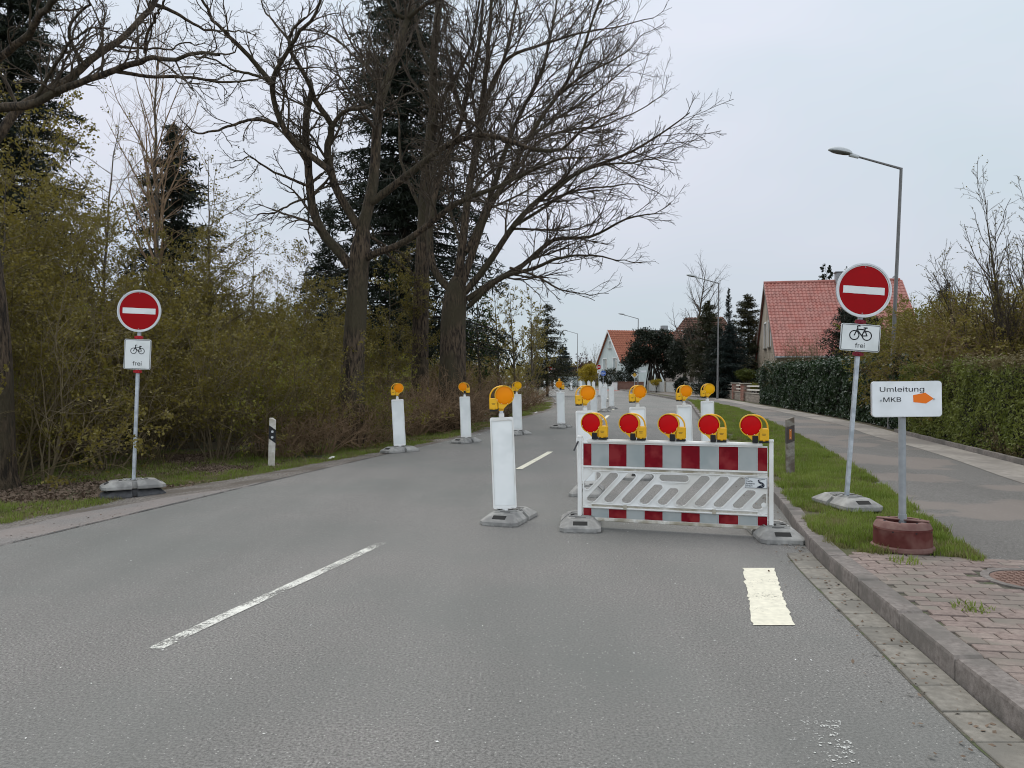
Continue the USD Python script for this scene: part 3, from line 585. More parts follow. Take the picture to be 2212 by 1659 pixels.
UN = ['unlit white warning board behind the lamp-topped one at the left barrier post', 'unlit warning board at the last centre dash before the bend', 'unlit warning board just behind the one at the last dash', 'unlit warning board half hidden behind the close pair',
      'first far unlit warning board left of the close pair', 'second far unlit warning board left of the close pair', 'third far unlit warning board left of the close pair', 'far unlit warning board in front of the yellow bush', 'far unlit warning board in front of the grey lamp post', 'very far unlit warning board by the dark hedge end', 'farthest unlit warning board, under the small left no entry sign']
for (x, yy, ro), lb in zip(UL, UN): beacon((x, yy, Z(0, yy)), lb, 0.1, -0.5, None, False, ro, UNLIT)

# the barrier
bl = np.array([0.716, 8.10]); brr = np.array([2.535, 7.52]); bdir = unit(brr - bl); brz = math.atan2(bdir[1], bdir[0]); BL = float(np.linalg.norm(brr - bl))
bar = thing('barrier', 'red and white striped road barrier with five red lamps', 'barrier', (*bl, 0), brz)
for s, px_ in ((0, 0.0), (1, BL)):
    p = MB().cbox((px_, 0, 0.07 + 0.445), (0.042, 0.042, 0.89), 0.006); p.cbox((px_, 0, 0.945 if s else 0.945), (0.05, 0.05, 0.03), 0.008)
    if s == 0: p.box((px_, 0, 0.915), (0.075, 0.03, 0.03))
    obj('post', p, 'white_plastic', bar)
x0, x1 = 0.034, BL - 0.034; W = (x1 - x0) / 10
zb = lambda frac: 0.07 + frac
obj('top_rail', MB().cbox(((x0 + x1) / 2 + 0.0, 0, 0.905), (x1 - x0 - 0.09, 0.060, 0.040), 0.012), 'white_plastic', bar); obj('ledge', MB().box(((x0 + x1) / 2, 0, 0.884), (x1 - x0, 0.036, 0.012)), 'white_plastic', bar)
for q in ((x0, 0.640, x1, 0.880), (x0, 0.104, x1, 0.206)): obj('backing', MB().poly(sbox(*q), 0.022, UPRIGHT((0, 0.011, 0))), 'white_plastic', bar)
red = True; xx = x0 + 0.004
edges = [x0 + 0.004, x0 + W * 0.5] + [x0 + W * (0.5 + k) for k in range(1, 10)] + [x1 - 0.004]
for k in range(11):
    for (za, zc) in ((0.648, 0.876), (0.110, 0.200)):
        for s in (-1, 1): obj('stripe', MB().poly(sbox(edges[k] + 0.0012, za, edges[k + 1] - 0.0012, zc), 0.002, UPRIGHT((0, s * 0.0125 + 0.001, 0))), 'red_sheeting' if k % 2 == 0 else 'grey_sheeting', bar)
# pierced middle
zl, zt = 0.258, 0.592
fr = sbox(x0, 0.206, x1, 0.640)
def slot(xb, za=0.272, zc=0.580, w=0.114, sl=0.92, r=0.026):
    return Polygon([(xb, za), (xb + w, za), (xb + w + (zc - za) * sl, zc), (xb + (zc - za) * sl, zc)]).buffer(-r).buffer(r, 5)
cut = []
for k in range(10):
    xb = x0 + 0.008 + k * W
    if k in (3, 4): cut.append(slot(xb, zc=0.475 - 0.03 * (k - 3)))
    elif k == 8: cut.append(slot(xb, zc=0.455))
    elif k == 9: cut.append(slot(xb, zc=0.425))
    else: cut.append(slot(xb))
cut.append(slot(x0 - W + 0.012).intersection(sbox(x0 + 0.012, 0.4, 3, 0.7)).buffer(-0.02).buffer(0.02))
cut.append(rrect(x0 + 4.32 * W, 0.512, x0 + 5.9 * W, 0.580, 0.03))
cut = unary_union([c for c in cut]).intersection(sbox(x0 + 0.012, 0.2, x1 - 0.012, 0.7))
gr = MB(); gr.poly(fr.difference(cut), 0.026, UPRIGHT((0, 0.013, 0)))
lip = cut.buffer(0.012, 4).intersection(fr.buffer(-0.004)).difference(cut)
gr.poly(lip, 0.037, UPRIGHT((0, 0.0185, 0)))
grille = obj('grille', gr, 'white_plastic', bar, 25)
for za in (0.634, 0.212): obj('ledge', MB().cbox(((x0 + x1) / 2, 0, za), (x1 - x0, 0.050, 0.016), 0.005), 'white_plastic', bar)
for za in (0.596, 0.248): obj('ledge', MB().cbox(((x0 + x1) / 2 , 0, za), (x1 - x0 - 0.18, 0.044, 0.013), 0.004), 'white_plastic', bar)
for za in (0.614, 0.230):
    for s in (-1, 1): obj('groove', MB().box(((x0 + x1) / 2, s * 0.0142, za), (x1 - x0 - 0.19, 0.003, 0.022)), 'dirty_plastic', bar)
rv = MB()
for za in (0.615, 0.230):
    for xx in (x0 + 0.012, x0 + 0.068, x1 - 0.068, x1 - 0.012): rv.tm(trimesh.creation.icosphere(1, 0.009), xf((xx, -0.0135, za)))
rv.tm(trimesh.creation.cylinder(0.024, 0.01, sections=20), xf((x1 - 0.035, -0.017, 0.315), rx=math.pi / 2))
tag(obj('rivets', rv, 'white_plastic', bar), kind='stuff')
for xx in (x0 + 2.42 * W, x0 + 7.25 * W):
    obj('socket', MB().box((xx, -0.0235, 0.228), (0.036, 0.006, 0.046)), 'dirty_plastic', bar)
obj('bottom_rail', MB().cbox(((x0 + x1) / 2, 0, 0.088), (x1 - x0 + 0.02, 0.046, 0.034), 0.008), 'dirty_plastic', bar)
obj('hook', MB().tube([(-0.01, -0.035, 0.90), (-0.055, -0.05, 0.80)], 0.009, 6), 'dark_rubber', bar)
def text(parent, s, height, T, mt, name='lettering', bold=False, sx_=1.0, depth=0.0016):
    t = meshkit.text_mesh(s, height, depth, bold); v = np.array(t.vertices); v[:, 0] *= sx_
    v = v @ T[:3, :3].T + T[:3, 3]; return obj(name, (v, np.array(t.faces)), mt, parent)
text(bar, 'nissen', 0.026, UPRIGHT((x0 + 4.72 * W, -0.0128, 0.485)), 'white_plastic', 'embossed_lettering', True, 1.15, 0.003)
stk = obj('sticker', MB().poly(sbox(x1 - 0.212, 0.478, x1 - 0.004, 0.580), 0.0015, UPRIGHT((0, -0.0187, 0))), 'sign_bright', bar)
for k, wd in enumerate(('TS', 'Traffic', 'Systems', 'GmbH')): text(stk, wd, 0.0135, UPRIGHT((x1 - 0.204, -0.0202, 0.560 - k * 0.0225)), 'navy_print', bold=True, sx_=1.12, depth=0.001)
eg = sbox(x1 - 0.211, 0.479, x1 - 0.005, 0.579); obj('border', MB().poly(eg.difference(eg.buffer(-0.0025)), 0.001, UPRIGHT((0, -0.0202, 0))), 'navy_print', stk)
S = np.array([(-0.02, 0.568), (-0.06, 0.562), (-0.085, 0.553), (-0.075, 0.537), (-0.045, 0.520), (-0.040, 0.505), (-0.065, 0.493), (-0.10, 0.487)]); wS = np.array([.0025, .004, .008, .012, .014, .017, .018, .003])
Sp, Sw = resample(np.c_[S, S[:, 0] * 0], wS, 40); tn = unit(np.gradient(Sp[:, :2], axis=0)); nn_ = np.c_[-tn[:, 1], tn[:, 0]]
sroad = Polygon(np.vstack([Sp[:, :2] + nn_ * Sw[:, None] * 0.75, (Sp[:, :2] - nn_ * Sw[:, None] * 0.75)[::-1]])).buffer(0)
dash = unary_union([LineString(Sp[a:a + 3, :2]).buffer(0.0011) for a in (9, 14, 19, 24, 29)])
obj('road_emblem', MB().poly(affinity.translate(sroad.difference(dash), x1, 0), 0.001, UPRIGHT((0, -0.0202, 0))), 'navy_print', stk)
for k in range(5):
    xl = x0 + 0.085 + 0.046 + k * (BL - 0.34) / 4 * 1.015
    add_lamp(bar, xf((xl, -0.002, 0.925), 0.02 * (k - 2)), 'red_lens')
put_base(bar, (0.0, 0.03, 0), 0.2 - brz - 0.30); put_base(bar, (BL + 0.03, 0.05, 0), 0.2 - brz - 0.30)

# bicycle pictogram in metres, 1 wide
def bike(w):
    s = w; ln = lambda p, t=0.024: LineString(np.array(p) * s).buffer(t * s, cap_style=1)
    r = 0.215; parts = []
    for cx in (0.235, 0.765): parts.append(Point(cx * s, r * s).buffer(r * s, 24).difference(Point(cx * s, r * s).buffer((r - 0.045) * s, 24)))
    parts += [ln([(0.235, r), (0.36, 0.52), (0.345, 0.60), (0.40, 0.625), (0.45, 0.615)]), ln([(0.345, 0.47), (0.66, 0.47)]), ln([(0.345, 0.45), (0.55, r - 0.02), (0.765, r)]), ln([(0.55, r), (0.69, 0.52)]), ln([(0.66, 0.47), (0.765, r)]),
              ln([(0.63, 0.545), (0.75, 0.545)], 0.03), ln([(0.55, r), (0.60, r - 0.09)])]
    return affinity.translate(unary_union(parts), -0.5 * s, 0)
def signplate(t, T, kind, w=0.42, h=0.33, d=0.6, edge='aluminium', sheet='sign_white'):
    """no-entry disc or bicycle plate in the xz plane facing -y, centred at T"""
    def P_(p, dep, y0): v, f = MB().poly(p, dep, UPRIGHT((0, y0, 0))).mesh(); return (v @ T[:3, :3].T + T[:3, 3], f)
    if kind == 'disc':
        dk = Point(0, 0).buffer(d / 2, 40)
        s = obj('no_entry_plate', P_(dk.difference(Point(0, 0).buffer(d / 2 - 0.018, 40)), 0.024, 0.012), edge, t, 30)
        obj('plate_back', P_(Point(0, 0).buffer(d / 2 - 0.019, 40), 0.004, 0.002), edge, s)
        bar_ = sbox(-d * 0.375, -d * 0.067, d * 0.375, d * 0.067)
        face = Point(0, 0).buffer(d / 2 - 0.0195, 40)
        obj('white_rim', P_(face.difference(Point(0, 0).buffer(d / 2 - 0.031, 40)), 0.002, -0.003), sheet, s)
        obj('red_field', P_(Point(0, 0).buffer(d / 2 - 0.032, 40).difference(bar_.buffer(0.001)), 0.002, -0.003), 'sign_red', s)
        obj('white_bar', P_(bar_, 0.002, -0.003), sheet, s)
        sc = MB()
        for zz in (-d / 2 + 0.045, d / 2 - 0.045):
            v, f = MB().tm(trimesh.creation.icosphere(1, 0.006), xf((0, -0.006, zz))).mesh(); sc.add(v @ T[:3, :3].T + T[:3, 3], f)
        tag(obj('screws', sc, 'galvanised', s), kind='stuff')
    else:
        pl = rrect(-w / 2, -h / 2, w / 2, h / 2, 0.022)
        s = obj('bicycle_plate', P_(pl, 0.012, 0.006), edge, t)
        obj('white_field', P_(pl.buffer(-0.002), 0.001, -0.0065), sheet, s)
        obj('black_border', P_(pl.buffer(-0.007).difference(pl.buffer(-0.0135)), 0.001, -0.0078), 'black_print', s)
        bw = 0.60 * w if w > h else 0.56 * w
        obj('bicycle_symbol', P_(affinity.translate(bike(bw), 0.0, -0.03 if w > h else 0.005), 0.001, -0.0078), 'black_print', s)
        th = 0.17 * h if w > h else 0.14 * h
        tm_ = meshkit.text_mesh('frei', th, 0.001); wid = np.ptp(tm_.vertices[:, 0])
        text(s, 'frei', th, T @ UPRIGHT((-wid / 2, -0.0078, -h * 0.37)), 'black_print', depth=0.001)
    return s
def sign_post(t, pts, side=0.04, mt='galvanised'):
    a, b = np.array(pts[0], float), np.array(pts[1], float)
    return obj('post', MB().tube([a, b], side * 0.68, 4), mt, t)
def no_entry(loc, label, lean, rz, z_disc, z_plate, w, h, top, base=True, clamp='red_clamp', edge='aluminium', stacked=False, base_rz=-0.1, d=0.6, group=None, base_tilt=None, pz=0.1):
    t = thing('no_entry_sign', label, 'road sign', loc, 0.0, group)
    L = xf((0, 0, 0), rz) @ xf(ry=math.radians(lean))
    v, f = MB().box((0, 0, (top + pz) / 2), (0.04, 0.04, top - pz)).mesh(); obj('post', (v @ L[:3, :3].T, f), 'galvanised', t)
    signplate(t, L @ xf((0, -0.036, z_disc)), 'disc', d=d, edge=edge); signplate(t, L @ xf((0, -0.036, z_plate)), 'plate', w, h)
    for zz in (z_plate + h / 2 + 0.028, z_plate - h / 2 - 0.028):
        c = MB(); c.cbox((0, 0, zz), (0.062, 0.066, 0.05), 0.006)
        for s in (-1, 1): c.box((s * 0.042, -0.012, zz), (0.03, 0.02, 0.034))
        c.tm(trimesh.creation.icosphere(1, 0.010), xf((0, -0.036, zz))); v, f = c.mesh(); obj('clamp', (v @ L[:3, :3].T + L[:3, 3], f), clamp, t)
    if base:
        if stacked: put_base(t, (0.0, 0.0, 0.0), base_rz, True); put_base(t, (0.0, 0.0, 0.118), base_rz)
        else: put_base(t, (0, 0, 0.0), base_rz)
    return t
gz = lambda x, y: float(ground_z(x, y))
lx, ly = -5.42, 11.0
no_entry((lx, ly, gz(lx, ly) + 0.01), 'no entry sign with bicycle plate left of the road, on two stacked foot plates', 2.1, 0.10, 2.645, 2.025, 0.365, 0.43, 2.70, stacked=True, base_rz=-1.0)
no_entry((3.70, 8.52, KH + 0.03), 'leaning no entry sign with bicycle plate on the grass verge right of the barrier', 4.3, -0.04, 2.39, 1.865, 0.43, 0.30, 2.45, clamp='dark_red_clamp', base_rz=0.12, pz=0.06)
no_entry((5.0, 101.0, Z(0, 101)), 'small far no entry sign by the dark hedge at the bend', 0, 0.1, 2.62, 2.05, 0.42, 0.40, 2.7, base_rz=0.4)
no_entry((10.6, 94.0, Z(0, 94)), 'small far no entry sign in front of the yellow bush', 0.6, -0.1, 2.72, 2.15, 0.42, 0.40, 2.8, base_rz=0.4)

# diversion sign in an old wheel rim
ux, uy = 3.27, 6.44
um = thing('diversion_sign', 'white diversion sign with orange arrow standing in a red wheel rim', 'road sign', (ux, uy, KH), 0.0)
prof = [(0.238, 0.0), (0.245, 0.012), (0.242, 0.030), (0.226, 0.042), (0.222, 0.165), (0.226, 0.178), (0.222, 0.190), (0.205, 0.225), (0.190, 0.238), (0.150, 0.240), (0.146, 0.226), (0.160, 0.2), (0.160, 0.02)]
rim = obj('wheel_rim', MB().lathe(prof, sections=48), 'rust_red', um, 35)
obj('rim_lip', MB().lathe([(0.2385, -0.0005), (0.2462, 0.012), (0.2435, 0.032), (0.228, 0.044)], sections=48), 'rust_pale', rim, 35)
obj('rim_top', MB().lathe([(0.149, 0.2412), (0.190, 0.2402), (0.2062, 0.226), (0.2232, 0.1905)], sections=48), 'rust_pale', rim, 35)
obj('cross_bar', MB().cbox((0, 0, 0.247), (0.40, 0.062, 0.010), 0.003, rz=-0.62), 'rust_pale', rim)
bh = MB()
for k in range(8):
    a = k * math.pi / 4 + 0.2; bh.tm(trimesh.creation.cylinder(0.009, 0.004, sections=10), xf((0.170 * math.cos(a), 0.170 * math.sin(a), 0.2425)))
    a2 = k * math.pi / 4; bh.tm(trimesh.creation.cylinder(0.0075, 0.004, sections=10), xf((0.2225 * math.cos(a2), 0.2225 * math.sin(a2), 0.17), a2) @ xf(ry=math.pi / 2))
tag(obj('bolt_holes', bh, 'black_print', rim), kind='stuff')
obj('rim_inside', MB().lathe([(0, 0.03), (0.158, 0.03)], sections=32), 'black_print', rim)  # black disc, not print: shade inside the hollow rim put into colour
obj('post', MB().tube([(0, 0.0, 0.22), (-0.003, 0.0, 1.20)], 0.029, 16).tm(trimesh.creation.cylinder(0.034, 0.05, sections=16), xf((0, 0, 0.265))), 'grey_pole', um, 40)
bw, bhh = 0.575, 0.298; Tb = xf((0.012, -0.048, 1.255)) @ xf(ry=math.radians(-0.6), rz=-0.03)
pl = rrect(-bw / 2, -bhh / 2, bw / 2, bhh / 2, 0.03)
def PB(p, dep, y0): v, f = MB().poly(p, dep, UPRIGHT((0, y0, 0))).mesh(); return (v @ Tb[:3, :3].T + Tb[:3, 3], f)
sb = obj('board', PB(pl, 0.022, 0.022), 'aluminium', um); obj('white_face', PB(pl.buffer(-0.004), 0.002, -0.0005), 'sign_bright', sb)
text(sb, 'Umleitung', 0.040, Tb @ UPRIGHT((-0.228, -0.0027, 0.062)), 'black_print', sx_=1.42, depth=0.001)
text(sb, 'MKB', 0.038, Tb @ UPRIGHT((-0.200, -0.0027, -0.022)), 'black_print', sx_=1.35, depth=0.001)
obj('orange_arrow', PB(Polygon([(0.050, 0.032), (0.052, -0.026), (0.155, -0.038), (0.218, 0.002), (0.150, 0.052)]), 0.001, -0.0027), 'orange_print', sb)
bt = MB()
for xx, zz in ((-0.213, -0.010), (0.220, 0.0)): bt.tm(trimesh.creation.icosphere(1, 0.008), xf((xx, -0.004, zz)))
v, f = bt.mesh(); obj('bolt', (v @ Tb[:3, :3].T + Tb[:3, 3], f), 'galvanised', sb)

# delineator posts
def delineator(loc, label, w, h, tilt, body, band, refl, kind, group=None, rz=0.0):
    t = thing('delineator_post', label, 'roadside post', loc, rz, group, tilt=(0, tilt, 0))
    cs = Polygon([(-w / 2, -w * 0.42), (w / 2, -w * 0.42), (w * 0.42, w * 0.3), (0, w * 0.42), (-w * 0.42, w * 0.3)])
    m = trimesh.creation.extrude_polygon(cs, h, engine='earcut'); v = np.array(m.vertices); top = v[:, 2] > h * 0.5
    slope = (0.05 if kind == 'white' else -0.055)
    v[top, 2] += -0.03 + v[top, 0] / w * 2 * 0.022 * (1 if kind != 'white' else -1) - np.abs(v[top, 0]) * (0.4 if kind == 'white' else 0)
    obj('body', (v, m.faces), body, t)
    zb0, zb1 = (h * 0.52, h * 0.78) if kind == 'white' else (h * 0.57, h * 0.84)
    k = 0.045 if kind == 'white' else 0.022
    bp = MB(); c = np.array(cs.exterior.coords)[:-1] * 1.025; n = len(c)
    lo = np.c_[c, zb0 - c[:, 0] / w * k * 2 * (1)]; hi = np.c_[c, zb1 - c[:, 0] / w * k * 2]
    if kind != 'white': lo[:, 2] = zb0 + c[:, 0] / w * k * 2; hi[:, 2] = zb1 + c[:, 0] / w * k * 2
    bp.add(np.vstack([lo, hi]), np.array([[a, (a + 1) % n, n + (a + 1) % n, n + a] for a in range(n)])); obj('band', bp, band, t)
    if kind == 'white':
        for zz in (0.59, 0.70): obj('reflector', MB().tm(trimesh.creation.cylinder(0.024, 0.008, sections=18), xf((0, -w * 0.435, h * zz), rx=math.pi / 2)), refl, t)
    else:
        r = obj('reflector', MB().box((-0.004, -w * 0.437, (zb0 + zb1) / 2), (0.034, 0.006, 0.15)), refl, t)
        obj('reflector_screw', MB().tm(trimesh.creation.icosphere(1, 0.006), xf((-0.004, -w * 0.437 - 0.003, (zb0 + zb1) / 2 + 0.055))).tm(trimesh.creation.icosphere(1, 0.006), xf((-0.004, -w * 0.437 - 0.003, (zb0 + zb1) / 2 - 0.055))), 'aluminium', r)
    return t
delineator((-4.63, 14.8, gz(-4.63, 14.8)), 'white delineator post with black band and two reflectors', 0.125, 0.98, 1.6, 'old_white', 'black_print', 'lens_chrome', 'white', rz=0.25)
delineator((2.05, 62.0, gz(2.05, 62)), 'far white delineator post at the dirt pull-in', 0.13, 1.0, 3, 'old_white', 'black_print', 'lens_chrome', 'white')
delineator((4.19, 11.6, KH - 0.01), 'weathered brown concrete post with orange reflector on the verge', 0.118, 0.90, -0.4, 'mossy_concrete', 'dark_brown_band', 'amber_reflector', 'brown')

# street lamps
def street_lamp(x, y, label, hgt=7.56, arm=1.33, rz=0.0, lean=2.6):
    t = thing('street_lamp', label, 'street lamp', (x, y, float(rise(y)) + 0.1), rz, 'street lamps along the right side')
    T = xf(ry=math.radians(lean)); dx = math.sin(math.radians(lean))
    top = np.array([dx * hgt, 0, hgt])
    obj('pole', MB().tube([(0, 0, -0.1), (dx * 1.2, 0, 1.2), (dx * 1.25, 0, 1.25), top], [0.075, 0.075, 0.058, 0.042], 14), 'lamp_pole', t, 40)
    tip = top + np.array([-arm * 0.965, 0, arm * 0.262])
    obj('arm', MB().tube([top + (0.03, 0, -0.015), tip], [0.036, 0.028], 10), 'lamp_pole', t, 40)
    d = unit(tip - top); hd = MB()
    P, R = np.array([tip - d * 0.05, tip + d * 0.22, tip + d * 0.23]), np.array([0.055, 0.065, 0.03])
    hd.tube(P, R, 10)
    sp = trimesh.creation.icosphere(3, 1.0); v = np.array(sp.vertices); v[:, 2] = np.where(v[:, 2] < 0, v[:, 2] * 0.18, v[:, 2]); v *= (0.36, 0.15, 0.14)
    Rt = xf(tip + d * 0.50, 0, ry=math.atan2(-d[2], d[0]) + math.pi); v = v * (-1, 1, 1); v = v @ xf(ry=math.radians(10))[:3, :3].T + (tip + d * 0.50)
    hd.add(v, sp.faces[:, ::-1]); obj('lamp_head', hd, 'lamp_head', t, 40)
    g = trimesh.creation.icosphere(2, 1.0); v = np.array(g.vertices) * (0.30, 0.12, 0.035); v = v @ xf(ry=math.radians(10))[:3, :3].T + (tip + d * 0.50) + (0, 0, -0.025)
    obj('diffuser', (v, g.faces), 'lamp_glass', t, 40)
    return t
street_lamp(10.95, 22.3, 'tall street lamp behind the hedge, its arm above the right no entry sign', lean=2.55)
street_lamp(13.35, 50.0, 'street lamp rising in front of the dark conifers', lean=0.7)
street_lamp(13.25, 81.0, 'far street lamp in front of the evergreen tree', lean=0.4)
street_lamp(9.35, 110.0, 'farthest street lamp by the plum shrubs', lean=0.3)

# ------------------------------------------------------------------ trees
def emit(t, name, groups, mt, base, smooth=False, kind=None):
    m = MB()
    for P, R, sides in groups:
        v, f = tube_mesh(np.asarray(P) - base, R, sides); m.add(v, f)
    o = obj(name, m, mt, t, smooth)
    return tag(o, kind=kind) if kind else o
def limb_world(pts, Y0, dy, r0, r1, n=24, rng=None, jit=0.05, dyb=0.0):
    k = len(pts); W = np.array([at(p[0], p[1], Y0 + dyb + dy * (i / (k - 1)) ** 1.3) for i, p in enumerate(pts)])
    P, R = resample(W, np.linspace(r0, r1, k), n)
    if rng is not None:
        w = np.cumsum(rng.normal(size=P.shape) * jit, 0); w -= np.linspace(0, 1, n)[:, None] * w[-1]; P += w * 0.5 * np.linspace(0, 1, n)[:, None]
    return P, R
def big_tree(name, label, base, trunk, limbs, seed, sp=(0.35, 0.17, 0.10), leaf=None, leaf_n=1, leaf_size=0.035, up=(0.10, 0.06), ln1=(0.36, 0.7, 3.0), bark='bark_oak', limbmat=None, wig=0.16, bias=(0, 0, 0), t0=0.22, rt=1.0):
    rng = np.random.default_rng(seed); base = np.array(base, float)
    t = thing(name, label, 'tree', base)
    emit(t, 'trunk', [(trunk[0][None], trunk[1][None], 18)], bark, base, True)
    for P, R in limbs: emit(t, 'limb', [(P[None], R[None], 10)], limbmat or bark, base, True)
    P0, R0 = np.stack([l[0] for l in limbs]), np.stack([l[1] for l in limbs])
    P1, R1 = grow(P0, R0, rng, sp[0], t0, (0.45, 1.15), ln1, 10, wig, up[0], 0.44, 0.009 * rt, bias=bias)
    tipP, tipR = grow(P0, R0, rng, 99, 0.93, (0.05, 0.5), (0.2, 0.6, 1.4), 10, wig, up[0], 0.8, 0.008 * rt, tmax=1.0)
    P1, R1 = np.concatenate([P1, tipP]), np.concatenate([R1, tipR])
    P2, R2 = grow(P1, R1, rng, sp[1], 0.12, (0.4, 1.1), (0.48, 0.3, 1.5), 7, wig * 1.0, up[1], 0.6, 0.0072 * rt)
    P3, R3 = grow(P2, R2, rng, sp[2], 0.15, (0.4, 1.0), (0.48, 0.14, 0.55), 4, wig * 1.3, up[1], 0.75, 0.0056 * rt)
    emit(t, 'branches', [(P1, R1, 5)], 'twig_dark', base, True, 'stuff')
    emit(t, 'twigs', [(P2, R2, 4), (P3, R3, 3)], 'twig_dark', base, False, 'stuff')
    if leaf:
        C = on_branches(P3, rng, leaf_n, 0.5, 0.02) - base; V, F = leaf_quads(C, leaf_size, rng); tag(obj('buds', (V, F), leaf, t), kind='stuff')
    return t
q8 = lambda L: [(576 + x / 2.0567, y / 2.0567) for x, y in L]
q7 = lambda L: [(x / 2.618, y / 2.618) for x, y in L]
rt_ = np.random.default_rng(11)
# the oak behind the left boards
Yo = 19.3
ob = at(757, 940, Yo); ob[2] = gz(ob[0], ob[1]) - 0.05
tw = np.array([ob, ob + (0.01, 0, 0.35), at(762, 800, Yo), at(768, 700, Yo), at(774, 600, Yo), at(779, 540, Yo), at(786, 478, Yo)])
oak_trunk = resample(tw, [0.46, 0.36, 0.290, 0.270, 0.25, 0.255, 0.13], 26)
OL = [([(370, 1185), (330, 1130), (250, 1035), (207, 900), (187, 700), (180, 500), (195, 425), (200, 400)], 0, -0.6, 0.20, 0.085),
      ([(405, 1010), (360, 930), (312, 850), (277, 740), (270, 640), (290, 560), (268, 525), (215, 450), (195, 400), (135, 290), (100, 205), (120, 130), (170, 80)], 0, -2.0, 0.165, 0.035),
      ([(285, 760), (170, 672), (80, 580), (40, 480), (22, 385), (50, 290), (108, 190), (140, 130), (200, 90), (230, 20), (260, -80)], -0.9, -2.4, 0.115, 0.03),
      ([(430, 1000), (460, 880), (480, 760), (490, 600), (520, 420), (560, 300), (600, 150), (625, 80), (640, 0), (650, -150), (640, -330)], 0, 1.5, 0.225, 0.06),
      ([(465, 900), (600, 800), (700, 722), (830, 632), (940, 602), (1030, 605), (1180, 660), (1330, 652), (1400, 592), (1560, 500)], 0, -3.5, 0.15, 0.022),
      ([(420, 1160), (470, 1130), (560, 1100), (700, 1012), (850, 902), (1000, 832), (1200, 742), (1300, 692), (1440, 700)], 0, -3.0, 0.15, 0.022),
      ([(290, 565), (350, 490), (440, 468), (470, 440), (450, 380), (520, 350)], -0.8, -1.5, 0.085, 0.02),
      ([(625, 85), (560, 50), (530, -20), (500, -150)], 0.9, -1.0, 0.09, 0.03), ([(620, 90), (700, 30), (850, -20), (980, -120)], 0.9, -1.8, 0.09, 0.025),
      ([(190, 830), (100, 790), (0, 740), (-80, 690), (-150, 720)], -0.3, -1.5, 0.055, 0.012), ([(188, 740), (120, 650), (0, 540), (-60, 530), (-160, 560)], -0.4, 1.5, 0.05, 0.012),
      ([(205, 880), (120, 900), (40, 950), (-40, 960), (-90, 1000)], -0.2, -1.0, 0.045, 0.010), ([(455, 1050), (520, 1090), (600, 1150), (660, 1230)], 0.2, 1.2, 0.06, 0.012),
      ([(515, 430), (480, 330), (400, 260), (330, 200), (250, 140), (150, 130)], 0.6, 2.2, 0.075, 0.018)]
limbs = [limb_world(q8(p), Yo, dy, r0 * 0.68, r1 * 0.75, rng=rt_, dyb=db) for p, db, dy, r0, r1 in OL]
limbs += [limb_world(q7(p), Yo, dy, r0 * 0.7, r1 * 0.8, rng=rt_, dyb=db) for p, db, dy, r0, r1 in [
    ([(1580, 712), (1500, 680), (1400, 690), (1240, 740), (1095, 740), (1050, 700)], -1.6, -1.0, 0.065, 0.014),
    ([(1545, 480), (1450, 370), (1390, 300), (1280, 190), (1200, 110), (1130, 10), (1080, -90)], -1.9, -1.6, 0.09, 0.025),
    ([(1545, 470), (1400, 410), (1290, 390), (1200, 330), (1060, 300)], -1.9, -1.6, 0.05, 0.014), ([(1650, 250), (1590, 170), (1500, 60), (1480, -30)], -2.2, 1.0, 0.05, 0.015)]]
big_tree('oak_tree', 'big leafless oak with forked limbs behind the left warning boards', ob, oak_trunk, limbs, 3, leaf='leaf_bud', leaf_size=0.03, leaf_n=1)
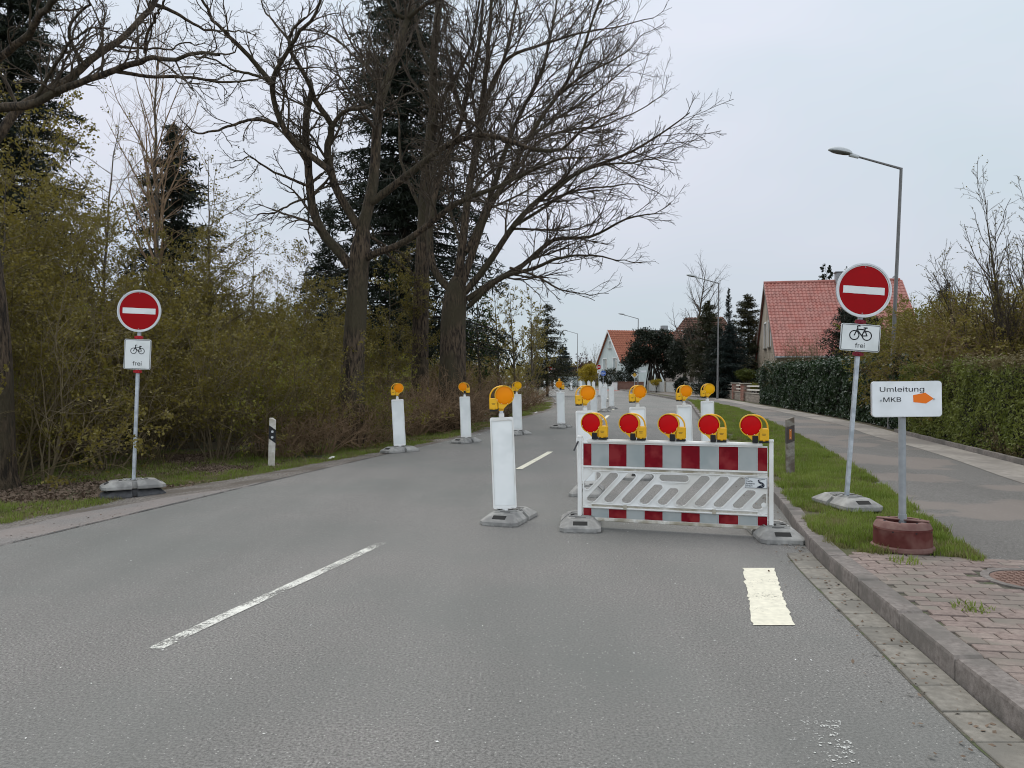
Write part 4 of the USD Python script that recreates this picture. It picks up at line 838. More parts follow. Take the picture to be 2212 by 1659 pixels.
# the many-stemmed tree to its right
Yb = 24.5
bb_ = at(975, 900, Yb); bb_[2] = gz(bb_[0], bb_[1]) - 0.05
mt_trunk = resample(np.array([bb_, bb_ + (0, 0, 0.4), at(978, 790, Yb), at(979, 700, Yb), at(984, 640, Yb), at(990, 600, Yb)]), [0.62, 0.52, 0.42, 0.40, 0.38, 0.2], 22)
BL_ = [([(840, 1290), (868, 1100), (890, 900), (930, 650), (960, 450), (990, 250), (1010, 50), (1020, -180)], 0, 1.0, 0.20, 0.05),
       ([(830, 1300), (745, 1200), (725, 1050), (745, 880), (800, 700), (860, 560), (900, 400), (950, 200), (965, 20), (970, -150)], 0, 2.2, 0.17, 0.04),
       ([(860, 1290), (930, 1080), (1000, 900), (1080, 780), (1150, 640), (1200, 560), (1300, 420), (1400, 250), (1450, 100), (1500, -60)], 0, -1.5, 0.16, 0.03),
       ([(880, 1300), (1000, 1150), (1100, 1000), (1200, 900), (1330, 800), (1450, 740), (1600, 680), (1750, 600), (1880, 500)], 0, -3.0, 0.15, 0.018),
       ([(890, 1330), (1050, 1230), (1150, 1170), (1300, 1062), (1400, 1060), (1500, 1030), (1650, 962), (1770, 950)], 0, -2.0, 0.13, 0.015),
       ([(900, 1360), (1060, 1225), (1180, 1190), (1300, 1142), (1450, 1130), (1620, 1165)], 0, -3.8, 0.11, 0.014),
       ([(1080, 1190), (1200, 1225), (1300, 1272), (1400, 1300), (1520, 1305)], -1.5, -1.5, 0.055, 0.010),
       ([(950, 520), (990, 400), (1080, 255), (1200, 212), (1340, 160), (1500, 120), (1720, 80)], 0.5, -2.5, 0.10, 0.014),
       ([(1000, 400), (1060, 240), (1090, 100), (1110, -20), (1140, -160)], 0.4, 1.5, 0.09, 0.03),
       ([(890, 1120), (990, 880), (1060, 660), (1120, 520), (1220, 330), (1260, 180), (1280, 40), (1310, -100)], 0, 1.6, 0.13, 0.025),
       ([(1010, 880), (1120, 740), (1220, 620), (1340, 580), (1480, 560), (1640, 500), (1780, 400)], -0.6, 1.5, 0.09, 0.012),
       ([(1180, 600), (1300, 520), (1430, 440), (1560, 330), (1680, 260)], -0.8, 2.5, 0.07, 0.012),
       ([(1090, 1010), (1220, 930), (1380, 850), (1500, 840), (1640, 830), (1780, 880)], -0.6, 2.0, 0.075, 0.011),
       ([(1290, 420), (1420, 330), (1560, 250), (1700, 140)], -0.8, -1.5, 0.06, 0.012),
       ([(1250, 880), (1400, 760), (1560, 720), (1720, 700), (1880, 620)], -1.5, -2.0, 0.06, 0.011),
       ([(870, 1100), (820, 950), (800, 760), (830, 620)], 0, 2.2, 0.08, 0.02), ([(930, 650), (870, 480), (820, 300), (800, 120), (780, -60)], 0.5, 1.6, 0.08, 0.02)]
limbs = [limb_world(q8(p), Yb, dy, r0 * 0.76, r1 * 0.8, rng=rt_, dyb=db) for p, db, dy, r0, r1 in BL_]
big_tree('spreading_tree', 'big leafless many-stemmed tree spreading its branches over the road', bb_, mt_trunk, limbs, 4, sp=(0.40, 0.20, 0.125), ln1=(0.36, 0.8, 3.6), wig=0.085, bias=(0.14, 0, 0), rt=1.1)
# straight trunk between them
Ys = 26.0
sb_ = at(906, 900, Ys); sb_[2] = gz(sb_[0], sb_[1]) - 0.05
st_trunk = resample(np.array([sb_, sb_ + (0, 0, 0.5), at(907, 780, Ys), at(910, 640, Ys), at(913, 535, Ys)]), [0.42, 0.35, 0.29, 0.26, 0.235], 18)
SL = [([(691, 1110), (700, 950), (720, 700), (745, 500), (745, 300), (760, 100), (770, -80), (775, -260)], 0, 0.5, 0.29, 0.10), ([(700, 960), (640, 830), (600, 700), (590, 560), (560, 420)], 0, 1.5, 0.10, 0.02),
      ([(650, 1220), (540, 1130), (470, 1040), (430, 930)], 0, -1.5, 0.08, 0.02), ([(735, 560), (800, 400), (880, 250), (930, 60), (960, -120)], 0, -1.0, 0.10, 0.03), ([(745, 330), (690, 200), (660, 60), (640, -100)], 0, 1.0, 0.09, 0.03),
      ([(700, 900), (780, 780), (800, 660), (870, 540)], 0, 1.5, 0.08, 0.02)]
limbs = [limb_world(q8(p), Ys, dy, r0 * 0.78, r1 * 0.8, rng=rt_, dyb=db) for p, db, dy, r0, r1 in SL]
big_tree('tall_tree', 'straight tall leafless tree between the oak and the spreading tree', sb_, st_trunk, limbs, 6, sp=(0.9, 0.42, 0.26), wig=0.15)
# the tree at the left edge, its limbs reaching in above
Yl = 11.8
lb = np.array([-7.98, 11.8, gz(-7.98, 11.8) - 0.05])
lt = resample(np.array([lb, lb + (0.0, 0, 0.3), lb + (0.02, 0.02, 1.3), lb + (-0.06, 0, 3.0), lb + (-0.22, 0, 4.2), at(-75, 285, Yl), at(-70, 225, Yl)]), [0.42, 0.33, 0.265, 0.24, 0.22, 0.2, 0.12], 24)
LL = [([(-180, 700), (0, 610), (150, 590), (300, 520), (450, 462), (620, 395), (800, 320), (835, 300), (1000, 330), (1150, 300), (1240, 310)], -0.2, -1.5, 0.12, 0.022), ([(620, 398), (700, 410), (900, 430), (1100, 440), (1250, 465), (1400, 452), (1500, 440)], -0.9, 1.2, 0.05, 0.014),
      ([(-180, 940), (0, 760), (80, 650), (330, 490), (500, 350), (650, 220), (850, 0), (930, -100)], 0, 1.0, 0.13, 0.05), ([(-180, 510), (0, 330), (150, 210), (250, 90), (310, 0), (370, -120)], 0, -1.5, 0.10, 0.05),
      ([(600, 250), (700, 262), (830, 275), (1000, 270), (1160, 240)], 0.7, 1.5, 0.045, 0.012), ([(480, 370), (400, 230), (420, 100), (500, 0), (540, -60)], 0.4, -1.5, 0.05, 0.014), ([(820, 300), (830, 180), (880, 60), (900, -60)], -1.2, -1.0, 0.04, 0.012),
      ([(850, 20), (960, 60), (1100, 150), (1230, 180), (1380, 180)], 0.9, 1.8, 0.06, 0.014), ([(200, 560), (300, 400), (380, 280), (470, 210), (620, 160)], -0.4, -1.5, 0.05, 0.012)]
limbs = [limb_world(q7(p), Yl, dy, r0 * 0.6, r1 * 0.75, rng=rt_, dyb=db) for p, db, dy, r0, r1 in LL]
big_tree('oak_tree', 'leafless oak at the left edge with long limbs reaching in overhead', lb, lt, limbs, 8, sp=(0.30, 0.15, 0.10), ln1=(0.30, 0.4, 1.6), leaf='leaf_bud', leaf_n=1, leaf_size=0.026, rt=0.75, wig=0.18)

def conifer(t, h, rmax, seed, nb=260, per=55, z0=0.06, droop=0.35, p=0.85, size=0.26, mt='needle_dark', bark='bark_dark', rise0=0.25, trunk_r=None):
    rng = np.random.default_rng(seed); r0 = trunk_r or h * 0.016
    P = np.stack([np.cumsum(rng.normal(size=12) * 0.02), np.cumsum(rng.normal(size=12) * 0.02), np.linspace(-0.1, h, 12)], 1)
    v, f = tube_mesh(P[None], np.linspace(r0, 0.015, 12)[None], 8); obj('trunk', (v, f), bark, t, True)
    tt = z0 + (1 - z0) * np.sort(rng.uniform(0, 1, nb)) ** 0.9; az = rng.uniform(0, 2 * np.pi, nb)
    ln = rmax * np.clip((1 - tt) ** p, 0.03, 1) * rng.uniform(0.55, 1.15, nb)
    s = np.linspace(0, 1, 7)[None]; d = np.stack([np.cos(az), np.sin(az)], 1)
    B = np.zeros((nb, 7, 3)); B[:, :, :2] = d[:, None] * (ln[:, None] * s)[:, :, None]
    B[:, :, 2] = (tt * h)[:, None] + ln[:, None] * (rise0 * s - droop * s ** 2 + 0.25 * droop * s ** 4) + rng.normal(size=(nb, 1)) * 0.05
    R = (0.008 + 0.012 * ln)[:, None] * np.linspace(1, 0.25, 7)[None]
    m = MB(); v, f = tube_mesh(B, R, 3); m.add(v, f); tag(obj('branches', m, bark, t), kind='stuff')
    ids = np.repeat(np.arange(nb), np.maximum(5, (per * ln / rmax * 1.7).astype(int))); x = rng.uniform(0.12, 1.03, len(ids)); i = np.minimum((x * 6).astype(int), 5); fr = (x * 6 - i)[:, None]
    C = B[ids, i] * (1 - fr) + B[ids, i + 1] * fr
    side = np.stack([-d[ids, 1], d[ids, 0], np.zeros(len(ids))], 1); off = rng.normal(size=len(ids)) * 0.20 * ln[ids] * (1.1 - 0.6 * x)
    C += side * off[:, None] + np.array([0, 0, -1]) * (np.abs(off) * 0.35 + rng.uniform(-0.04, 0.12, len(ids)))[:, None]
    V, F = leaf_quads(C, size, rng, aspect=0.17); tag(obj('crown', (V, F), mt, t), kind='stuff')
def ctree(name, label, px, Y, h, rmax, seed, **k):
    x = (px - 1106) / 1661 * Y
    t = thing(name, label, 'tree', (x, Y, gz(x, Y)), 0, k.pop('group', None)); conifer(t, h, rmax, seed, **k); return t
ctree('spruce_tree', 'tall dark spruce rising behind the leafless oak', 872, 33, 22.5, 5.2, 21, nb=560, per=130, z0=0.13, droop=0.5, p=0.7, size=0.34)
ctree('spruce_tree', 'dark spruce towering at the upper left', 25, 27, 19.5, 3.3, 22, nb=460, per=105, z0=0.22, droop=0.45, p=0.55, size=0.30)
ctree('spruce_tree', 'dark round-topped conifer behind the left thicket', 375, 30, 11.6, 2.7, 23, nb=300, per=70, z0=0.1, droop=0.2, p=0.5, size=0.32)
ctree('spruce_tree', 'smaller dark spruce tip left of the oak trunk', 712, 38, 10.8, 3.0, 24, nb=240, per=50, z0=0.05, droop=0.4, p=0.8, size=0.34)
ctree('spruce_tree', 'feathery conifer at the right end of the thicket', 1182, 62, 7.6, 2.7, 25, nb=160, per=36, z0=0.1, droop=0.35, p=0.6, size=0.36, mt='needle_olive')

def sapling(t, h, seed, lean=0.05, leaf='leaf_olive', per=3, lsize=0.055, sp=(0.26, 0.24, 0.2), t0=0.12, ln1=(0.38, 0.5, 3.2), bark='bark_grey', r0=None, up=0.22, trunks=1, leafspread=0.05, twig='twig_olive', ang=(0.5, 1.0)):
    rng = np.random.default_rng(seed); Ps, Rs = [], []
    for k in range(trunks):
        d = rng.normal(size=2) * (lean if trunks == 1 else 0.28); n = 16; s = np.linspace(0, 1, n); hh = h * (1 if k == 0 else rng.uniform(0.7, 1))
        w = np.cumsum(rng.normal(size=(n, 2)) * 0.012 * hh / 4, 0)
        Ps.append(np.c_[d[0] * hh * s + w[:, 0], d[1] * hh * s + w[:, 1], hh * s - 0.05]); Rs.append((r0 or h * 0.011) * (1 - 0.93 * s))
    P0, R0 = np.stack(Ps), np.stack(Rs)
    P1, R1 = grow(P0, R0, rng, sp[0], t0, ang, ln1, 8, 0.10, up, 0.55, 0.006)
    P2, R2 = grow(P1, R1, rng, sp[1], 0.15, (0.4, 1.0), (0.42, 0.25, 1.2), 5, 0.16, 0.08, 0.6, 0.004)
    P3, R3 = grow(P2, R2, rng, sp[2], 0.2, (0.4, 1.1), (0.45, 0.12, 0.45), 3, 0.2, 0.05, 0.7, 0.003)
    emit(t, 'trunk', [(P0, R0, 8)], bark, 0, True); emit(t, 'branches', [(P1, R1, 4), (P2, R2, 3), (P3, R3, 3)], twig, 0, False, 'stuff')
    if per:
        C = np.vstack([on_branches(P3, rng, per, 0.1, leafspread), on_branches(P2, rng, max(1, per // 2), 0.3, leafspread)]); V, F = leaf_quads(C, lsize, rng, aspect=0.6); tag(obj('crown', (V, F), leaf, t), kind='stuff')
def stree(name, label, px, Y, h, seed, **k):
    x = (px - 1106) / 1661 * Y; t = thing(name, label, k.pop('cat', 'tree'), (x, Y, gz(x, Y)), 0, k.pop('group', None)); sapling(t, h, seed, **k); return t
s1 = stree('young_tree', 'olive leafing young tree at the left edge in front of the dark spruce', 70, 17, 7.0, 31, per=7, lsize=0.075, sp=(0.20, 0.16, 0.11), r0=0.06, ang=(0.75, 1.45), up=0.05, ln1=(0.5, 0.5, 3.4), t0=0.2)
s2 = stree('young_tree', 'slender young tree with sparse yellowish leaves right of the left spruce', 205, 19.5, 8.6, 32, per=3, lsize=0.065, r0=0.07, ln1=(0.34, 0.5, 2.6), ang=(0.7, 1.3), up=0.06)
s3 = stree('bare_tree', 'tall thin leafless tree in front of the round-topped conifer', 335, 24, 12.5, 33, per=0, r0=0.13, t0=0.35, ln1=(0.36, 0.8, 4.0), ang=(0.4, 0.8), sp=(0.3, 0.26, 0.22), bark='bark_grey', twig='twig_brown')
s4 = stree('young_tree', 'slender leafing tree right of the round-topped conifer', 455, 21, 7.7, 34, per=4, lsize=0.065, r0=0.07, ang=(0.7, 1.4), up=0.05, ln1=(0.42, 0.5, 3.0))
def ptree(src, name, label, px, Y, rz, sc): 
    x = (px - 1106) / 1661 * Y; return dup(src, name, label, 'tree', (x, Y, gz(x, Y)), rz, scale=sc)
ptree(s1, 'young_tree', 'broad olive leafing tree below the round-topped conifer', 395, 20, 2.0, 0.72)
ptree(s2, 'young_tree', 'sparse pale young tree seen against the sky left of the oak', 545, 26, 1.2, 0.75)
ptree(s4, 'young_tree', 'thin pale young tree close to the left of the oak limb', 615, 28, 4.0, 0.72)
ptree(s1, 'young_tree', 'olive leafing tree above the left no entry sign', 290, 22, 4.2, 0.72)
ptree(s1, 'young_tree', 'olive leafing tree left of the left no entry sign', 170, 16.5, 5.5, 0.72)
ptree(s1, 'young_tree', 'olive leafing tree at the left edge behind the leaning oak trunk', 5, 14, 3.1, 0.8); ptree(s1, 'young_tree', 'tall olive leafing tree right of the round-topped conifer', 440, 24, 0.9, 0.85); ptree(s1, 'young_tree', 'olive leafing tree hiding the foot of the left spruce', 115, 21, 2.7, 0.95)
ptree(s1, 'young_tree', 'low olive leafing tree left of the oak trunk', 660, 24, 3.7, 0.75); ptree(s1, 'young_tree', 'low olive leafing tree right of the oak trunk', 840, 26, 1.7, 0.78)
s5 = stree('green_tree', 'fresh green leafing tree between the tall trunks', 860, 31, 6.2, 35, per=7, lsize=0.12, leaf='leaf_green', sp=(0.26, 0.26, 0.22), r0=0.08)
ptree(s5, 'green_tree', 'fresh green leafing tree right of the spreading tree', 1040, 33, 1.0, 0.95)
s6 = stree('young_tree', 'yellowish leafing tree at the right end of the thicket', 1115, 42, 6.4, 36, per=7, lsize=0.115, leaf='leaf_olive', sp=(0.28, 0.28, 0.22), r0=0.08)
ptree(s6, 'young_tree', 'low yellowish leafing tree behind the delineator at the pull-in', 1150, 55, 2.2, 0.98)
ptree(s6, 'young_tree', 'yellowish leafing tree in front of the feathery conifer', 1150, 50, 4.4, 1.12); ptree(s6, 'young_tree', 'olive leafing tree between the spreading tree and the pull-in', 1080, 38, 0.3, 0.95)
ptree(s6, 'young_tree', 'yellowish leafing tree behind the spreading tree', 985, 36, 3.2, 0.9)
ptree(s6, 'young_tree', 'olive leafing tree behind the oak trunk', 740, 30, 5.0, 0.75)

# ------------------------------------------------------------------ thicket
def shrub(t, h, spread, nstem, seed, leaf, per, lsize, twig, sp=(0.22, 0.16), arch=0.0, ln=(0.40, 0.2, 1.1), rs=0.016):
    rng = np.random.default_rng(seed); n = 10
    a = rng.uniform(0, 2 * np.pi, nstem); tl = rng.uniform(0.05, spread, nstem); L = h * rng.uniform(0.6, 1.08, nstem)
    P = np.zeros((nstem, n, 3)); rr = rng.uniform(0, 0.28, nstem); P[:, 0] = np.stack([rr * np.cos(a), rr * np.sin(a), np.full(nstem, -0.05)], 1)
    d = np.stack([np.cos(a) * np.sin(tl), np.sin(a) * np.sin(tl), np.cos(tl)], 1)
    for k in range(1, n):
        d = unit(d + rng.normal(size=d.shape) * 0.13 + np.array([0, 0, 0.03 - arch * k / n]) + np.c_[d[:, :2] * arch * 0.5, np.zeros(nstem)]); P[:, k] = P[:, k - 1] + d * (L / (n - 1))[:, None]
    R = (rs * rng.uniform(0.5, 1.2, nstem))[:, None] * np.linspace(1, 0.25, n)[None]
    P2, R2 = grow(P, R, rng, sp[0], 0.22, (0.4, 1.35), ln, 5, 0.2, 0.03, 0.6, 0.004)
    P3, R3 = grow(P2, R2, rng, sp[1], 0.15, (0.4, 1.2), (0.5, 0.1, 0.5), 3, 0.2, 0.02, 0.7, 0.003)
    emit(t, 'stems', [(P, R, 4), (P2, R2, 3), (P3, R3, 3)], twig, 0, False, 'stuff')
    if per:
        C = np.vstack([on_branches(P3, rng, per, 0.1, 0.035), on_branches(P2, rng, per, 0.2, 0.035)]); C = C[meshkit.fbm(C * 2.2, 2, seed) > rng.uniform(0.30, 0.58, len(C))]; V, F = leaf_quads(C, lsize, rng, aspect=0.6); tag(obj('foliage', (V, F), leaf, t), kind='stuff')
    return t
def sh(label, px, Y, h, spread, nstem, seed, leaf, per, lsize, twig, name='shrub', group=None, off=0.0, **k):
    x = (px - 1106) / 1661 * Y; return shrub(thing(name, label, 'shrub', (x, Y, gz(x, Y)), 0, group), h, spread, nstem, seed, leaf, per, lsize, twig, **k)
A1 = sh('olive leafing shrub with fanned stems behind the left no entry sign', 335, 15.7, 3.5, 0.85, 18, 41, 'leaf_olive', 10, 0.066, 'twig_olive')
A2 = sh('olive leafing shrub with dark thick stems left of the left no entry sign', 232, 14.4, 3.3, 0.75, 15, 42, 'leaf_olive', 10, 0.066, 'twig_pale')
A3 = sh('yellow-green leafing shrub behind the white delineator post', 560, 16.6, 2.9, 0.95, 18, 43, 'leaf_fresh', 9, 0.06, 'twig_olive')
A4 = sh('pale-stemmed bare shrub beside the trunk at the left edge', 92, 12.6, 3.6, 0.5, 8, 44, 'leaf_olive', 3, 0.045, 'twig_pale', sp=(0.3, 0.2), rs=0.024)
B1 = sh('reddish brown leafless brush below the oak', 690, 17.4, 1.55, 1.0, 40, 45, 'leaf_brown', 3, 0.042, 'twig_brown', name='brush', arch=0.10, sp=(0.17, 0.14))
B2 = sh('dense brown leafless brush behind the second board from the left', 940, 23.5, 2.0, 0.9, 50, 46, 'leaf_brown', 3, 0.042, 'twig_brown', name='brush', arch=0.08, sp=(0.17, 0.14))
def shd(src, label, px, Y, rz, sc, name='shrub', group=None):
    x = (px - 1106) / 1661 * Y; return dup(src, name, label, 'shrub', (x, Y, gz(x, Y)), rz, group, scale=sc)
shd(A1, 'olive leafing shrub growing over the foot of the trunk at the left edge', 12, 12.4, 2.6, 0.95); shd(A2, 'olive leafing shrub between the delineator and the left sign', 465, 16.0, 1.9, 1.0); shd(A1, 'olive leafing shrub right of the delineator post', 640, 17.8, 3.3, 0.95)
shd(B1, 'reddish brown brush right of the delineator post', 612, 16.5, 2.2, 0.85, 'brush'); shd(B1, 'reddish brown brush behind the leftmost warning board', 830, 20.3, 4.0, 1.0, 'brush'); shd(B2, 'brown brush just left of the second warning board', 985, 26, 2.0, 0.9, 'brush')
shd(B2, 'brown brush right of the second warning board', 1035, 29, 3.6, 1.0, 'brush'); shd(B2, 'brown brush behind the yellow-lamp board', 1085, 33, 5.0, 1.05, 'brush'); shd(B1, 'last brown brush before the dirt pull-in', 1125, 38.5, 1.0, 1.25, 'brush')
shd(B1, 'brown brush at the foot of the oak trunk', 775, 18.6, 5.3, 0.9, 'brush'); shd(B2, 'tall brown brush around the straight trunk', 890, 22.3, 0.8, 1.05, 'brush'); shd(A3, 'yellow-green shrub at the left edge', 20, 13.6, 2.4, 0.95)
shd(B2, 'tall brown brush under the spreading tree', 990, 24.0, 4.1, 1.2, 'brush'); shd(A3, 'yellow-green shrub left of the leftmost warning board', 800, 19.5, 0.4, 0.9); shd(B1, 'low brown brush in front of the pull-in', 1150, 44, 2.8, 1.2, 'brush')
# the mass behind them: copies of the same shrubs, nobody could count them
def front_x(y): return float(XL(y)) - 2.6 - 1.2 * (1 - smoothstep(9, 17, y))
th = UsdGeom.PointInstancer.Define(stage, '/World/thicket'); tag(th.GetPrim(), 'dense olive brown thicket of shrubs filling the left roadside', 'thicket', kind='stuff')
UsdGeom.Scope.Define(stage, '/World/thicket/kinds'); protos = []
for k, sname in enumerate((A1, A2, A3, B1, B2)):
    p = UsdGeom.Xform.Define(stage, '/World/thicket/kinds/kind_%d' % k)
    for c in sname.GetChildren():
        q = stage.DefinePrim(p.GetPath().AppendChild(c.GetName())); q.GetReferences().AddInternalReference(c.GetPath())
    protos.append(p.GetPath())
th.CreatePrototypesRel().SetTargets(protos)
rg = np.random.default_rng(77); pos, idx, ori, scl = [], [], [], []
for k in range(2600):
    y = 12.5 + 45 * rg.uniform() ** 1.3; d = (3.6 if y < 17 else 1.4) + 15 * rg.uniform() ** 1.25; x = front_x(y) - d
    if x < -0.70 * y - 1.5: continue
    if pos and min((x - p[0]) ** 2 + (y - p[1]) ** 2 for p in pos) < (0.92 + 0.024 * y) ** 2: continue
    pos.append((x, y, gz(x, y))); kk = rg.choice(5, p=[.38, .3, .26, .02, .04] if y < 22 or d > 3 else [.26, .2, .22, .12, .2]); idx.append(int(kk))
    a = rg.uniform(0, 2 * np.pi); ori.append(Gf.Quath(math.cos(a / 2), 0, 0, math.sin(a / 2))); s = rg.uniform(0.85, 1.25) * (1.0 + 0.02 * d); scl.append((s, s, s * rg.uniform(0.9, 1.2)))
print('thicket', len(pos))
th.CreatePositionsAttr(Vt.Vec3fArray([Gf.Vec3f(*map(float, p)) for p in pos])); th.CreateProtoIndicesAttr(Vt.IntArray(idx)); th.CreateOrientationsAttr(Vt.QuathArray(ori)); th.CreateScalesAttr(Vt.Vec3fArray([Gf.Vec3f(*map(float, s)) for s in scl]))

# ------------------------------------------------------------------ grass and fallen leaves
def scatter(name, label, patches, mt, spots, rng, smin=0.5, smax=0.95):
    pi = UsdGeom.PointInstancer.Define(stage, '/World/' + name); tag(pi.GetPrim(), label, name.replace('_', ' '), kind='stuff'); UsdGeom.Scope.Define(stage, '/World/%s/kinds' % name); pr = []
    for k, m in enumerate(patches): pr.append(obj('kind', m, mt[k % len(mt)], '/World/%s/kinds' % name).GetPath())
    pi.CreatePrototypesRel().SetTargets(pr); n = len(spots); a = rng.uniform(0, 2 * np.pi, n)
    pi.CreatePositionsAttr(Vt.Vec3fArray.FromNumpy(np.array(spots, np.float32))); pi.CreateProtoIndicesAttr(Vt.IntArray.FromNumpy(rng.integers(0, len(pr), n).astype(np.int32)))
    pi.CreateOrientationsAttr(Vt.QuathArray([Gf.Quath(math.cos(q / 2), 0, 0, math.sin(q / 2)) for q in a])); s = rng.uniform(smin, smax, n); pi.CreateScalesAttr(Vt.Vec3fArray([Gf.Vec3f(*(float(q),) * 3) for q in s])); return pi
def blades(n, r, h, seed, w=0.005, bend=0.5):
    rng = np.random.default_rng(seed); a = rng.uniform(0, 2 * np.pi, n); rr = r * np.sqrt(rng.uniform(0, 1, n)); c = np.stack([rr * np.cos(a), rr * np.sin(a), np.full(n, -0.01)], 1)
    f = rng.uniform(0, 2 * np.pi, n); d = np.stack([np.cos(f), np.sin(f), np.zeros(n)], 1); s = np.stack([-np.sin(f), np.cos(f), np.zeros(n)], 1) * w; hh = h * rng.uniform(0.45, 1.15, n)[:, None]; b = rng.uniform(0.1, bend, n)[:, None]
    up = np.array([0, 0, 1.0]); V = np.stack([c - s, c + s, c + up * hh * 0.6 + d * hh * b * 0.35 + s * 0.8, c + up * hh * 0.6 + d * hh * b * 0.35 - s * 0.8, c + up * hh + d * hh * b], 1).reshape(-1, 3)
    k = np.arange(n)[:, None] * 5; return V, np.vstack([k + [0, 1, 2], k + [0, 2, 3], k + [3, 2, 4]])
rs_ = np.random.default_rng(31)
spots = []
for k in range(14000):
    y = 6.0 + 42 * rs_.uniform() ** 1.7; x0_, x1_ = float(XR(y)) + 0.14, float(PLf(y)) + 0.06; x = rs_.uniform(x0_, x1_)
    if y < 6.45 + 0.25 * rs_.normal() * 0.4 and x < 3.75: continue
    if y < 6.1 and x < 3.4: continue
    if meshkit.fbm(np.array([x * 1.6, y * 1.6, 1.0]), 3, 5) < 0.30 + 0.32 * (1 - smoothstep(0.1, 0.55, x - x0_)) * rs_.uniform(0.3, 1): continue
    spots.append((x, y, float(verge_z(x, y)) - 0.012))
for k in range(420):
    x, y = rs_.uniform(2.86, 4.15), rs_.uniform(6.0, 6.95)
    if math.hypot(x - ux, y - uy) < 0.27 or y < 6.35 - 0.35 * float(smoothstep(3.4, 3.7, x)) - 0.1 * rs_.uniform() or x > float(PLf(y)) + 0.05: continue
    spots.append((x, y, float(verge_z(x, y)) - 0.012))
scatter('verge_grass', 'lush green grass on the verge between kerb and footpath', [blades(70, 0.11, h, 50 + k, 0.0034 + 0.001 * (k % 2)) for k, h in enumerate((0.07, 0.10, 0.085, 0.13, 0.06))], ['grass_blade', 'grass_dry', 'grass_blade', 'grass_blade', 'grass_dry'], spots, rs_)
spots = []
for k in range(9500):
    y = 8 + 40 * rs_.uniform() ** 1.4; g0 = float(XL(y)) - (1.5 - 1.15 * float(smoothstep(9, 19, y))); x = g0 - rs_.uniform(0, 1) ** 1.2 * (3.4 if y > 18 else 6.0)
    if meshkit.noise(np.array([x * 0.9, y * 0.9, 0.0]), 5) < (0.46 if y < 12.5 else 0.34): continue
    spots.append((x, y, gz(x, y) - 0.005))
scatter('roadside_grass', 'thin grass between the gravel shoulder and the thicket', [blades(50, 0.14, h, 60 + k, 0.004) for k, h in enumerate((0.05, 0.07, 0.06, 0.085))], ['grass_blade', 'grass_dry', 'grass_dry', 'grass_blade'], spots, rs_, 0.8, 1.3)
def leaves_patch(n, r, seed):
    rng = np.random.default_rng(seed); C = np.c_[rng.normal(size=(n, 2)) * r * 0.6, rng.uniform(0.004, 0.03, n)]; return leaf_quads(C, 0.075, rng, np.tile([0, 0, 1.0], (n, 1)), 0.62)
spots = []
for k in range(6500):
    y = 8 + 34 * rs_.uniform() ** 1.35; x = float(XL(y)) - (1.4 - 1.0 * float(smoothstep(9, 19, y))) - 0.2 - rs_.uniform() ** 0.75 * 5.5
    if meshkit.noise(np.array([x * 0.7, y * 0.7, 3.0]), 9) < (0.18 if y < 13 else 0.40) + 0.12 * (x > front_x(y)): continue
    spots.append((x, y, gz(x, y)))
scatter('fallen_leaves', 'brown fallen leaves under and in front of the thicket', [leaves_patch(26, 0.3, 70 + k) for k in range(4)], ['litter'], spots, rs_)
for k, (x, yy, lb_, h, n) in enumerate([(2.82, 4.72, 'small grass tuft growing from the joint behind the kerb', 0.05, 90), (2.72, 3.98, 'small pale weed sprouting between the paving bricks', 0.07, 26), (3.05, 5.95, 'grass tuft at the pavement corner by the kerb', 0.06, 80)]):
    t = obj('grass_tuft', blades(n, 0.12 if k != 1 else 0.03, h, 80 + k, 0.004, 1.2), 'grass_blade'); v = UsdGeom.Xformable(t); v.AddTranslateOp().Set(Gf.Vec3d(x, yy, KH)); tag(t, lb_, 'weed')
for px_, py_, rz_, lb_ in ((1160 * 1.0, 887, 0.3, 'white scrap of litter on the grass near the far delineator'), (720, 996, 0.9, 'white paper scrap on the gravel below the leftmost warning board'), (1050, 905, 0.2, 'pale litter scrap on the grass near the second warning board')):
    Yp = 1.55 * 1661 / (py_ - 829.5); xx = (px_ - 1106) / 1661 * Yp; Yp = min(Yp, 34); xx = (px_ - 1106) / 1661 * Yp
    v = np.array([[-.16, -.05, 0], [.02, -.07, .05], [.17, -.03, .01], [.15, .06, .02], [0, .05, .07], [-.15, .05, .015]]) * 0.7; o = obj('litter_scrap', (v, np.array([[0, 1, 4], [0, 4, 5], [1, 2, 3], [1, 3, 4]])), 'litter_paper')
    xo = UsdGeom.Xformable(o); xo.AddTranslateOp().Set(Gf.Vec3d(xx, Yp, gz(xx, Yp) + 0.03)); xo.AddRotateZOp().Set(math.degrees(rz_)); tag(o, lb_, 'litter')

fl = np.random.default_rng(44); C = []
for k in range(340):
    y = 2.2 + 20 * fl.uniform() ** 1.6; x = fl.uniform(float(XL(y)) + 0.1, float(XR(y)) - 0.3)
    if abs(x) < 0.7 * y + 0.4: C.append((x, y, float(rise(y)) + 0.006))
V, F = leaf_quads(np.array(C), 0.014, fl, np.tile([0, 0, 1.0], (len(C), 1)) * 3, 0.6); tag(obj('fallen_petals', (V, F), 'litter_paper'), 'tiny pale petals and bits strewn over the asphalt', 'petals', kind='stuff')
C = []
for k in range(1500):
    y = 3 + 26 * fl.uniform() ** 1.3; right = fl.uniform() < 0.45
    x = (float(XR(y)) - 0.03 - abs(fl.normal()) * 0.16) if right else float(XL(y)) + fl.normal() * 0.22 - 0.1
    C.append((x, y, float(rise(y)) + 0.012 + (left_drop(max(float(XL(y)) - x, 0)) if not right else 0)))
